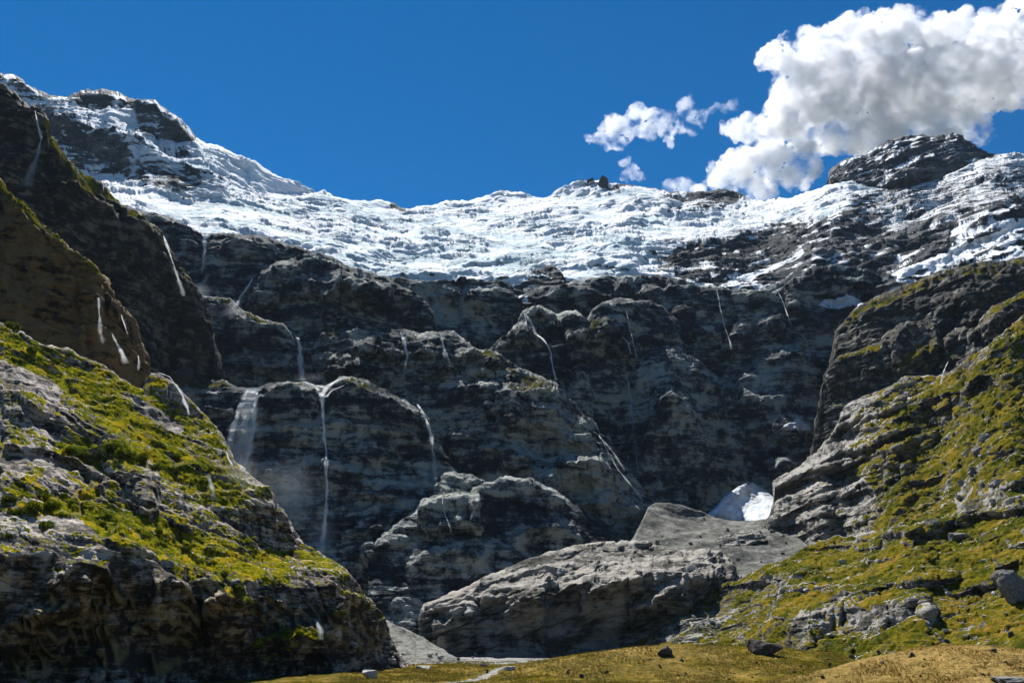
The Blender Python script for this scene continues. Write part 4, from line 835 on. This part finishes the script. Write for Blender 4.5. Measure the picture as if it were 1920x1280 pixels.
waterfall('thin waterfall just below the glacier, with a forked top', [[(388, 438, 8, 1), (384, 448, 7, 1), (384, 470, 6, .7), (381, 490, 7, .4), (379, 515, 8, .1)], [(375, 432, 3, .8), (384, 446, 5, 1)], [(398, 436, 3, .8), (386, 447, 5, 1)]])
waterfall('short slanting waterfall beside the dark buttress', [[(474, 521, 3, 1), (463, 540, 5, 1), (452, 556, 6, .9), (442, 574, 9, .4)]])
waterfall('straight white waterfall dropping onto the ledge pool', [[(557, 632, 6, 1), (562, 650, 9, 1), (564, 680, 12, .85), (566, 712, 16, .6)]])
waterfall('broad veil of water fanning out over the lower cliff', [
    [(466, 727, 10, 1), (455, 750, 10, 1), (443, 785, 11, .9), (432, 820, 13, .7), (428, 850, 18, .4), (436, 885, 24, .1)],
    [(482, 728, 7, 1), (479, 760, 7, 1), (475, 800, 9, .8), (466, 850, 13, .5), (456, 890, 20, .1)],
    [(474, 728, 16, 1), (467, 770, 30, .8), (456, 820, 44, .65), (449, 860, 52, .4), (446, 900, 56, .1)]])
waterfall('tallest waterfall, a long thin ribbon down the lower cliff', [
    [(604, 735, 12, 1), (605, 750, 8, 1), (607, 790, 6, .95), (611, 850, 6, .8), (613, 920, 7, .7), (609, 985, 9, .6), (604, 1040, 14, .3)],
    [(655, 706, 4, .9), (630, 713, 6, 1), (612, 724, 8, 1), (606, 738, 10, 1)], [(568, 714, 8, .8), (585, 720, 8, .9), (600, 733, 9, 1)], [(645, 722, 3, .7), (622, 732, 5, .8), (610, 745, 6, .8)]])
waterfall('curving waterfall over the right shoulder of the lower cliff', [[(782, 757, 4, .8), (794, 773, 6, 1), (803, 795, 7, 1), (808, 815, 6, .6), (813, 850, 8, .3), (816, 900, 12, .08)]])
waterfall('branching cascade stepping down the rock terrace', [
    [(983, 588, 3, .9), (993, 598, 5, 1), (1000, 612, 5, .9), (1004, 626, 7, .9), (1016, 634, 6, .9), (1027, 648, 5, 1), (1033, 662, 5, .9), (1037, 690, 5, .7), (1042, 712, 8, .4)], [(984, 590, 3, .8), (986, 605, 4, .6), (990, 622, 5, .4)],
    [(1075, 645, 2, .7), (1055, 645, 3, .7), (1034, 650, 4, .8)]])
waterfall('very faint double trickle down the wall left of the rounded dome', [[(1174, 578, 2, .5), (1178, 600, 2, .5), (1186, 640, 3, .5), (1192, 665, 4, .4), (1196, 672, 6, .2)], [(1168, 632, 3, .7), (1178, 642, 4, .6), (1183, 665, 4, .3)]])
waterfall('long pale trickle left of the rounded rock dome', [[(1173, 698, 2, .7), (1178, 716, 3, .7), (1184, 760, 3, .45), (1189, 820, 4, .3), (1194, 870, 5, .2), (1200, 895, 6, .05)]])
waterfall('thin waterfall under the flat edge in the middle of the headwall', [[(1344, 543, 3, .7), (1350, 575, 3, .6), (1358, 610, 4, .6), (1368, 640, 4, .4), (1372, 655, 5, .1)]])
waterfall('faint trickle right of the middle of the headwall', [[(1458, 545, 2, .5), (1470, 570, 3, .6), (1478, 595, 3, .5), (1485, 612, 4, .2)], [(1490, 622, 4, .6), (1504, 626, 4, .7), (1512, 645, 3, .6), (1519, 675, 4, .3)]])
waterfall('foaming cascade down the right edge of the mossy dome', [
    [(1122, 815, 3, .8), (1132, 830, 3, .6), (1145, 858, 3, .2), (1160, 882, 3, .3), (1180, 905, 5, .5), (1200, 928, 6, .3), (1206, 945, 5, .05)], [(1124, 818, 3, .5), (1146, 842, 4, .35), (1160, 862, 5, .2), (1172, 884, 5, .05)]])
waterfall('left of two short falls on the stepped terrace', [[(751, 622, 3, .8), (757, 635, 6, .9), (761, 650, 7, .8), (764, 668, 5, .6), (757, 700, 4, .15)]])
waterfall('right of two short falls on the stepped terrace', [[(828, 628, 4, .8), (831, 645, 4, .8), (836, 662, 7, .8), (838, 672, 6, .3)]])
waterfall('soft veil of water on the end of the brown overhang', [[(184, 558, 5, .4), (186, 590, 6, .4), (187, 615, 8, .25), (191, 645, 12, .05)], [(206, 618, 4, .2), (220, 645, 6, .45), (230, 665, 9, .5), (236, 682, 16, .05)], [(228, 590, 2, .6), (234, 610, 3, .7), (240, 628, 3, .2)], [(259, 666, 3, .7), (260, 680, 4, .6), (259, 695, 5, .1)]], lift=1.5)
waterfall('little stream tumbling down the near mossy hillside', [[(298, 698, 3, .9), (318, 706, 3, .9), (330, 722, 4, .9), (342, 742, 4, .9), (351, 762, 6, 1), (355, 778, 5, .6)], [(424, 845, 4, .7), (430, 862, 4, .8), (438, 876, 3, .3)]], lift=1.0)
waterfall('hair thin trickle on the grey outcrop', [[(832, 922, 2, .8), (829, 940, 2, .8), (834, 962, 3, .8), (842, 980, 3, .7), (846, 1000, 4, .1)]], lift=2)
waterfall('faint veil in the dark recess low on the near hillside', [[(390, 888, 8, .3), (396, 910, 9, .45), (402, 938, 12, .05)]], lift=1)
waterfall('small curved fall above the bright moss mound', [[(582, 1158, 4, .5), (594, 1162, 8, .5), (600, 1180, 10, .4), (602, 1200, 12, .05)]], lift=1)
waterfall('tiny white fall on the right hillside', [[(1778, 678, 2, .9), (1772, 690, 3, .9), (1766, 705, 4, .8), (1764, 722, 4, .3)]], lift=2)

# ------------------------------------------------------------------ mist at the foot of the falls
m, t = new_mat('spray'); b = NB(t); tc = b.n('ShaderNodeTexCoord').outputs['Object']
ln = b.n('ShaderNodeVectorMath', operation='LENGTH'); b.l(tc, ln.inputs[0])
fo = b.math('MAXIMUM', b.math('SUBTRACT', 1.0, ln.outputs['Value']), 0.0)
v = b.n('ShaderNodeVolumePrincipled'); v.inputs['Color'].default_value = (.9, .95, 1, 1)
b.l(b.math('MULTIPLY', b.math('MULTIPLY', b.math('POWER', fo, 1.5), b.noise(tc, 2.2, 3, .6)), .035), v.inputs['Density'])
out = b.n('ShaderNodeOutputMaterial'); b.l(v.outputs[0], out.inputs['Volume']); M_mist = m
def mist(x, y, rx, ry, lift=14):
    h = hit(x, y); D = h[1] - lift
    bm = bmesh.new(); bmesh.ops.create_icosphere(bm, subdivisions=3, radius=1.0); me = bpy.data.meshes.new('mist'); bm.to_mesh(me); bm.free(); me.materials.append(M_mist)
    o = bpy.data.objects.new('mist', me); COL.objects.link(o); o.location = at(x, y, D); k = D / FPX; o.scale = (rx * k, 0.6 * (rx + ry) / 2 * k, ry * k)
    tag(o, kind='stuff'); return o
mist(452, 890, 45, 60); mist(540, 940, 80, 90, 20); mist(590, 712, 60, 16, 4); mist(372, 545, 34, 18, 8); mist(436, 580, 22, 26); mist(600, 1020, 40, 60)

# ------------------------------------------------------------------ snow patches
def snow_patch(label, top, bot, seed, x0, x1, thick=6.0, prof=None, step=1.2):
    xs = np.linspace(x0, x1, int((x1 - x0) / step)); Tx = interp(top, xs) + n1(xs, 6, seed) * .8; Bx = np.maximum(interp(bot, xs), Tx + 2)
    ny = int((Bx - Tx).max() / step) + 2; t_ = np.linspace(0, 1, ny)[:, None]; Y = Tx + t_ * (Bx - Tx); X = np.repeat(xs[None], ny, 0)
    if prof: D = prof_depth(prof, X, Y)
    else:
        D = np.array([[hit(X[a, b], Y[a, b])[1] for b in range(X.shape[1])] for a in range(ny)]); D = blur(np.pad(D, 6, mode='edge'), 10)[6:-6, 6:-6] - 2
    e = np.minimum(np.minimum(t_, 1 - t_) * (Bx - Tx)[None], np.minimum(X - x0, x1 - X)) / 7; D = D + 3 - thick * np.sqrt(np.clip(e, 0, 1))
    P = np.stack([D * xr(X, Y), D, CAMZ + D * zr(Y)], -1); P = P + np.array([0, -1, .3]) * (2.6 * fbm(P, 22, 4, .6, off=seed))[..., None]
    B = P[[0]] + np.array([0, 18, -6]); P = np.concatenate([B, P, P[[-1]] + np.array([0, 14, -8])], 0)
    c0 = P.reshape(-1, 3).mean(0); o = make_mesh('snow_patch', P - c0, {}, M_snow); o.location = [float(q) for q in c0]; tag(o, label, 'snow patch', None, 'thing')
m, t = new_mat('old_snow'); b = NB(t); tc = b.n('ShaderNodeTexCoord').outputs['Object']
c = b.ramp(b.noise(tc, .06, 6, .65), [(.35, (.30, .29, .27)), (.62, (.46, .53, .62))]); bs = b.n('ShaderNodeBsdfPrincipled'); b.l(c, bs.inputs['Base Color']); bs.inputs['Roughness'].default_value = .8  # grey-brown dirt, and a bluish end that paints the shade into the snow
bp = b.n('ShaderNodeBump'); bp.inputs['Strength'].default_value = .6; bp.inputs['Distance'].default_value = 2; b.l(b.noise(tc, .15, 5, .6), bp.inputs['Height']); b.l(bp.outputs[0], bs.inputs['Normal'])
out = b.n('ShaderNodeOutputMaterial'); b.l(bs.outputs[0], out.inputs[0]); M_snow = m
snow_patch('largest old snow patch at the head of the scree fan, shade blue painted in', [(1318, 970), (1330, 960), (1352, 938), (1370, 922), (1392, 908), (1412, 906), (1430, 915), (1445, 925), (1458, 945), (1470, 962)], [(1318, 974), (1345, 974), (1380, 982), (1420, 976), (1470, 970)],
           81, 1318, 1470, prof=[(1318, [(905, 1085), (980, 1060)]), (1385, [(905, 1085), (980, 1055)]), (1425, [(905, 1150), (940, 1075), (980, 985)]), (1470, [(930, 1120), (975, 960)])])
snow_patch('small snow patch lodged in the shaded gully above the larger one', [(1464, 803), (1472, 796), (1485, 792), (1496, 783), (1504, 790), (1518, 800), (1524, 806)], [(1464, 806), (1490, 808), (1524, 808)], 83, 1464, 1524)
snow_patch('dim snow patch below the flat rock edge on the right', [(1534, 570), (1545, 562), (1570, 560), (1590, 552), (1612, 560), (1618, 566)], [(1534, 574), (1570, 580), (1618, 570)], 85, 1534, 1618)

# ------------------------------------------------------------------ rocks and boulders
def rock_mat(name, dark, light):
    m, t = new_mat(name); b = NB(t); tc = b.n('ShaderNodeTexCoord').outputs['Object']
    c = b.ramp(b.noise(tc, 1.2, 7, .65), [(.35, dark), (.65, light)]); bs = b.n('ShaderNodeBsdfPrincipled'); b.l(c, bs.inputs['Base Color']); bs.inputs['Roughness'].default_value = .9; bs.inputs['Specular IOR Level'].default_value = .1
    bp = b.n('ShaderNodeBump'); bp.inputs['Strength'].default_value = .8; bp.inputs['Distance'].default_value = .25; b.l(b.noise(tc, 2.5, 6, .65), bp.inputs['Height']); b.l(bp.outputs[0], bs.inputs['Normal'])
    out = b.n('ShaderNodeOutputMaterial'); b.l(bs.outputs[0], out.inputs[0]); return m
M_bd = rock_mat('dark_boulder', (.025, .022, .02), (.09, .08, .07)); M_bm = rock_mat('grey_boulder', (.07, .07, .065), (.22, .21, .2)); M_bl = rock_mat('pale_boulder', (.2, .2, .18), (.45, .43, .4))
def ground_at(x, y):
    """where the sight line through this point meets the valley floor"""
    D = 120.0
    lo = 120.0
    for stp in (1.03, 1.003):
        D = lo
        while D < 1250:
            z = CAMZ + D * zr(y); X = D * xr(x, y)
            if z <= float(floor_height(np.array([X]), np.array([D]))[0]) + .2: break
            lo = D; D *= stp
        else: return None
    return (X, D, z)
    while D < 1200:
        z = CAMZ + D * zr(y); X = D * xr(x, y)
        if z <= float(floor_height(np.array([X]), np.array([D]))[0]) + .2: return (X, D, z)
        D *= 1.004
    return None
def boulder(label, x, y, wpx, hpx, seed, mat, name='boulder', cat='boulder', group=None, flat=.8, on=None):
    g = ground_at(x, y) if on is None else None; h = hit(x, y)
    if g is None or (h is not None and h[1] < g[1]): g = h
    if g is None: return
    D = float(g[1]); k = D / FPX; w_ = wpx * k; h_ = hpx * k
    rr = random.Random(seed); bm = bmesh.new()
    pts = []
    for i in range(16):
        v = Vector((rr.gauss(0, 1), rr.gauss(0, 1), rr.gauss(0, 1))).normalized()
        v = Vector((max(-.8, min(.8, v.x * 1.25)), max(-.8, min(.8, v.y * 1.25)), max(-flat, min(flat, v.z * 1.3))))
        pts.append(bm.verts.new(v))
    bmesh.ops.convex_hull(bm, input=pts)
    bmesh.ops.delete(bm, geom=[v for v in bm.verts if not v.link_faces], context='VERTS')
    bmesh.ops.bevel(bm, geom=bm.edges[:], offset=.06, segments=1, affect='EDGES')
    bmesh.ops.triangulate(bm, faces=bm.faces[:]); bmesh.ops.subdivide_edges(bm, edges=bm.edges[:], cuts=3 if wpx > 12 else 1, use_grid_fill=True)
    co_ = np.array([v.co[:] for v in bm.verts]); nr = co_ / (np.linalg.norm(co_, axis=1, keepdims=True) + 1e-6)
    co_ = co_ + nr * (.09 * fbm(co_, .8, 4, .6, off=seed) + .06 * blocky(co_, .7, seed))[:, None]
    ext = (co_.max(0) - co_.min(0)); co_ = (co_ - (co_.max(0) + co_.min(0)) / 2) / ext * np.array([w_, w_ * .8, h_ * 1.25]); co_[:, 2] += h_ * .38
    for v, c in zip(bm.verts, co_): v.co = c
    me = bpy.data.meshes.new(name); bm.to_mesh(me); bm.free(); me.materials.append(mat)
    o = bpy.data.objects.new(name, me); COL.objects.link(o); o.location = [float(q) for q in g]; o.rotation_euler = (0, 0, 0)
    return tag(o, label, cat, group)
boulder('dark boulder alone on the green knoll in the middle distance', 1247, 1228, 27, 16, 1, M_bd)
boulder('large dark block at the foot of the right hillside, left of the black overhang', 1435, 1224, 54, 24, 2, M_bd, flat=.7)
boulder('large dark boulder on the slope at the right edge', 1902, 1122, 56, 50, 33, M_bm)
boulder('pointed dark rock standing on the right of the straw slope', 1890, 1196, 22, 14, 4, M_bd)
boulder('round rock perched above the near hillside by the cliff rim', 341, 722, 42, 34, 5, M_bd, flat=.95)
boulder('pale flat stone beside the creek', 955, 1256, 22, 9, 6, M_bl)
boulder('brown stone on the gravel near the creek', 908, 1249, 14, 8, 7, M_bd)
boulder('pale rock at the foot of the near hillside', 692, 1270, 26, 13, 8, M_bl)
boulder('flat pale stone left of the creek', 792, 1252, 28, 8, 9, M_bl)
boulder('long grey rock in the bottom right corner', 1895, 1279, 60, 10, 10, M_bm)
boulder('shaded slab boulder on the green slope below the grass ridge', 1800, 1010, 36, 12, 11, M_bm)
boulder('upright pinnacle of dark rock on the snowy skyline', 1130, 350, 24, 26, 12, M_bd, name='rock_pinnacle', cat='pinnacle', flat=1.0)
boulder('low dark rock left of the pinnacle on the snowy skyline', 1107, 341, 16, 7, 13, M_bd, name='rock_pinnacle', cat='pinnacle')
# stones scattered over the grass: only alike ones share a label
rr = random.Random(5)
kinds = [('grey rubble block lying on the scree fan', M_bm, [(1225, 1480), (965, 1080)], 36, (3, 10), 'rubble blocks on the scree fan'), ('small dark stone lying on the straw coloured foreground slope', M_bd, [(1400, 1918), (1215, 1274)], 22, (4, 12), 'dark stones on the straw slope'),
         ('small dark stone lying on the green valley floor', M_bd, [(780, 1380), (1236, 1274)], 16, (4, 9), 'dark stones on the valley floor'),
         ('pale stone scattered over the lower right hillside', M_bl, [(1280, 1900), (1050, 1200)], 60, (4, 13), 'pale stones on the lower hillside'),
         ('grey rock sticking out of the steep right hillside', M_bm, [(1640, 1915), (760, 990)], 34, (6, 22), 'rocks on the steep hillside'),
         ('pale stone scattered at the foot of the tilted slab', M_bl, [(735, 900), (1225, 1246)], 14, (4, 10), 'pale stones by the slab')]
for lab, mt, ((xa, xb), (ya, yb)), cnt, (sa, sb), grp in kinds:
    for i in range(cnt):
        x = rr.uniform(xa, xb); y = rr.uniform(ya, yb)
        if 'steep' in lab and (x - 1640) / 280 + (y - 760) / 230 < .5: continue
        sz = sa + (sb - sa) * rr.random() ** 2.2
        boulder(lab, x, y, sz, sz * rr.uniform(.45, .75), rr.randrange(9999), mt, name='stone' if sz < 9 else 'boulder', cat='stone', group=grp)
print('details done', round(time.time() - T0, 1))

# ------------------------------------------------------------------ tussock grass on the valley floor
def leaf_mat(name, a, c, d):
    m, t = new_mat(name); b = NB(t); col_ = b.ramp(b.attr('shade'), [(0.0, a), (.5, c), (1.0, d)])
    df = b.n('ShaderNodeBsdfDiffuse'); b.l(col_, df.inputs[0]); tl = b.n('ShaderNodeBsdfTranslucent'); b.l(col_, tl.inputs[0])
    ms = b.n('ShaderNodeMixShader'); ms.inputs[0].default_value = .35; b.l(df.outputs[0], ms.inputs[1]); b.l(tl.outputs[0], ms.inputs[2])
    out = b.n('ShaderNodeOutputMaterial'); b.l(ms.outputs[0], out.inputs[0]); return m
M_tus = leaf_mat('tussock_blades', (.05, .06, .01), (.20, .14, .03), (.48, .33, .12))
def tri_mesh(name, V, shade, mat):
    me = bpy.data.meshes.new(name); n = len(V); me.vertices.add(n); me.vertices.foreach_set('co', V.reshape(-1).astype(np.float32))
    me.loops.add(n); me.loops.foreach_set('vertex_index', np.arange(n, dtype=np.int32)); me.polygons.add(n // 3); me.polygons.foreach_set('loop_start', np.arange(0, n, 3, dtype=np.int32))
    A = me.attributes.new('shade', 'FLOAT', 'POINT'); A.data.foreach_set('value', shade.astype(np.float32)); me.update(); me.materials.append(mat); return me
rg = np.random.RandomState(11)
N_ = 90000
ty = np.exp(rg.uniform(math.log(195), math.log(520), N_)); tx = rg.uniform(-.2, .66, N_) * ty
ok = np.abs(tx - stream_x(ty)) > 4; tx = tx[ok]; ty = ty[ok]
pt = np.stack([tx, ty, 0 * tx], -1); den = fbm(pt, 18, 3, .6, off=50)[...]; ok = den > -.35 + .5 * rg.rand(len(tx)); tx = tx[ok]; ty = ty[ok]; den = den[ok]
tz = floor_height(tx, ty) + .0
nbl = 6; n = len(tx)
base = np.stack([tx, ty, tz], -1)[:, None, :]; hgt = rg.uniform(.35, .95, (n, nbl)); an = rg.uniform(0, 6.28, (n, nbl)); ln = rg.uniform(.15, .6, (n, nbl))
tip = base + np.stack([np.cos(an) * ln, np.sin(an) * ln, hgt], -1)
w2 = np.stack([-np.sin(an) * .09, np.cos(an) * .09, 0 * an], -1); b0 = base + np.stack([np.cos(an) * .12, np.sin(an) * .12, 0 * an], -1)
V = np.stack([b0 - w2, b0 + w2, tip], 2).reshape(-1, 3)
dry_ = 1.0 * np.exp(-((tx - 118) / 52) ** 2 - ((ty - 228) / 40) ** 2) + .4 + .25 * den
sh = np.clip(np.repeat(dry_, nbl * 3) * (rg.uniform(.15, 1.25, n).repeat(nbl * 3) * rg.uniform(.7, 1.2, n * nbl).repeat(3)), 0, 1)
me = tri_mesh('tussock_grass', V, sh, M_tus); o = bpy.data.objects.new('tussock_grass', me); COL.objects.link(o); tag(o, kind='stuff')

# ------------------------------------------------------------------ shrubs on the near hillside
M_shrub = leaf_mat('shrub_leaves', (.015, .03, .004), (.06, .10, .008), (.18, .17, .012))
def shrub_mesh(seed, nleaf=900):
    r_ = np.random.RandomState(seed); c = []
    for k in range(7):
        cc = np.array([r_.uniform(-.55, .55), r_.uniform(-.4, .4), r_.uniform(.15, .6)]); rad = r_.uniform(.22, .42)
        d = r_.normal(size=(nleaf // 7, 3)); d /= np.linalg.norm(d, axis=1, keepdims=True); c.append(cc + d * rad * r_.uniform(.6, 1.0, (len(d), 1)))
    c = np.concatenate(c); n = len(c); a1 = r_.normal(size=(n, 3)); a1 /= np.linalg.norm(a1, axis=1, keepdims=True); a2 = np.cross(a1, r_.normal(size=(n, 3))); a2 /= np.linalg.norm(a2, axis=1, keepdims=True)
    s_ = r_.uniform(.05, .09, (n, 1)); V = np.stack([c - a1 * s_, c + a1 * s_, c + a2 * s_ * 1.6], 1).reshape(-1, 3)
    return tri_mesh('shrub', V, r_.uniform(0, 1, n).repeat(3), M_shrub)
def stem_mesh():
    bm = bmesh.new(); r_ = random.Random(2)
    for k in range(5):
        d = Vector((r_.uniform(-.5, .5), r_.uniform(-.4, .4), .5)); q = Vector((0, 0, 1)).rotation_difference(d.normalized()).to_matrix().to_4x4()
        bmesh.ops.create_cone(bm, cap_ends=True, segments=6, radius1=.045, radius2=.015, depth=d.length, matrix=Matrix.Translation(d / 2 - Vector((0, 0, .08))) @ q)
    me = bpy.data.meshes.new('stem'); bm.to_mesh(me); bm.free(); me.materials.append(M_bark); return me
M_bark = rock_mat('bark', (.03, .022, .014), (.10, .075, .05)); STEM = stem_mesh()
SM = [shrub_mesh(100 + i) for i in range(5)]
rr = random.Random(3)
def shrub(x, y, wpx, label, group='shrubs on the near hillside'):
    h = hit(x, y)
    if h is None or h[1] > 560: return
    o = bpy.data.objects.new('shrub', None); COL.objects.link(o); o.location = [float(q) for q in h]; k = wpx * h[1] / FPX
    for nm_, me_ in (('foliage', rr.choice(SM)), ('stem', STEM)): c = bpy.data.objects.new(nm_, me_); COL.objects.link(c); c.parent = o
    o.location.z -= .12 * k; o.scale = (k * .8, k * .8, k * .75); o.rotation_euler = (0, 0, rr.uniform(0, 6.28)); tag(o, label, 'shrub', group)
shrub(22, 618, 30, 'bright leafy shrub under the brown overhang at the left edge')
shrub(86, 992, 30, 'leafy shrub left of the pale boulder shelf'); shrub(450, 815, 20, 'lone leafy shrub beside the little stream on the hillside edge')
for x, y, w_ in ((205, 846, 32), (232, 858, 34), (262, 866, 30), (180, 862, 24), (285, 880, 24), (128, 850, 26), (150, 858, 22)): shrub(x + 4, y, w_, 'dark green leafy shrub in the row on the middle ledge', 'shrubs on the middle ledge')
for x, y, w_ in ((30, 965, 26), (62, 960, 34), (96, 955, 30), (20, 940, 22), (75, 935, 22), (120, 970, 18)): shrub(x, y, w_, 'green leafy shrub in the clump low at the left edge', 'shrubs in the clump at the left edge')
for x, y, w_ in ((60, 660, 20), (100, 680, 18), (130, 668, 16), (380, 905, 16), (330, 860, 16), (420, 1080, 18), (440, 1108, 22), (465, 1130, 18), (15, 1010, 20), (640, 1150, 14), (560, 1190, 16), (190, 985, 16), (300, 1000, 18), (350, 1030, 16)):
    shrub(x, y, w_, 'small leafy shrub scattered over the moss of the near hillside')

# ------------------------------------------------------------------ air
if HAZE > 0:
    bm = bmesh.new(); bmesh.ops.create_cube(bm, size=1.0); me = bpy.data.meshes.new('haze'); bm.to_mesh(me); bm.free(); o = bpy.data.objects.new('haze', me); COL.objects.link(o)
    o.location = (0, 4280, 1170); o.scale = (31000, 9400, 2420)
    m, t = new_mat('air'); b = NB(t); v = b.n('ShaderNodeVolumePrincipled'); v.inputs['Color'].default_value = (.55, .75, 1, 1); v.inputs['Density'].default_value = HAZE; v.inputs['Anisotropy'].default_value = 0.0
    out = b.n('ShaderNodeOutputMaterial'); b.l(v.outputs[0], out.inputs['Volume']); me.materials.append(m); tag(o, kind='stuff')
print('all done', round(time.time() - T0, 1))
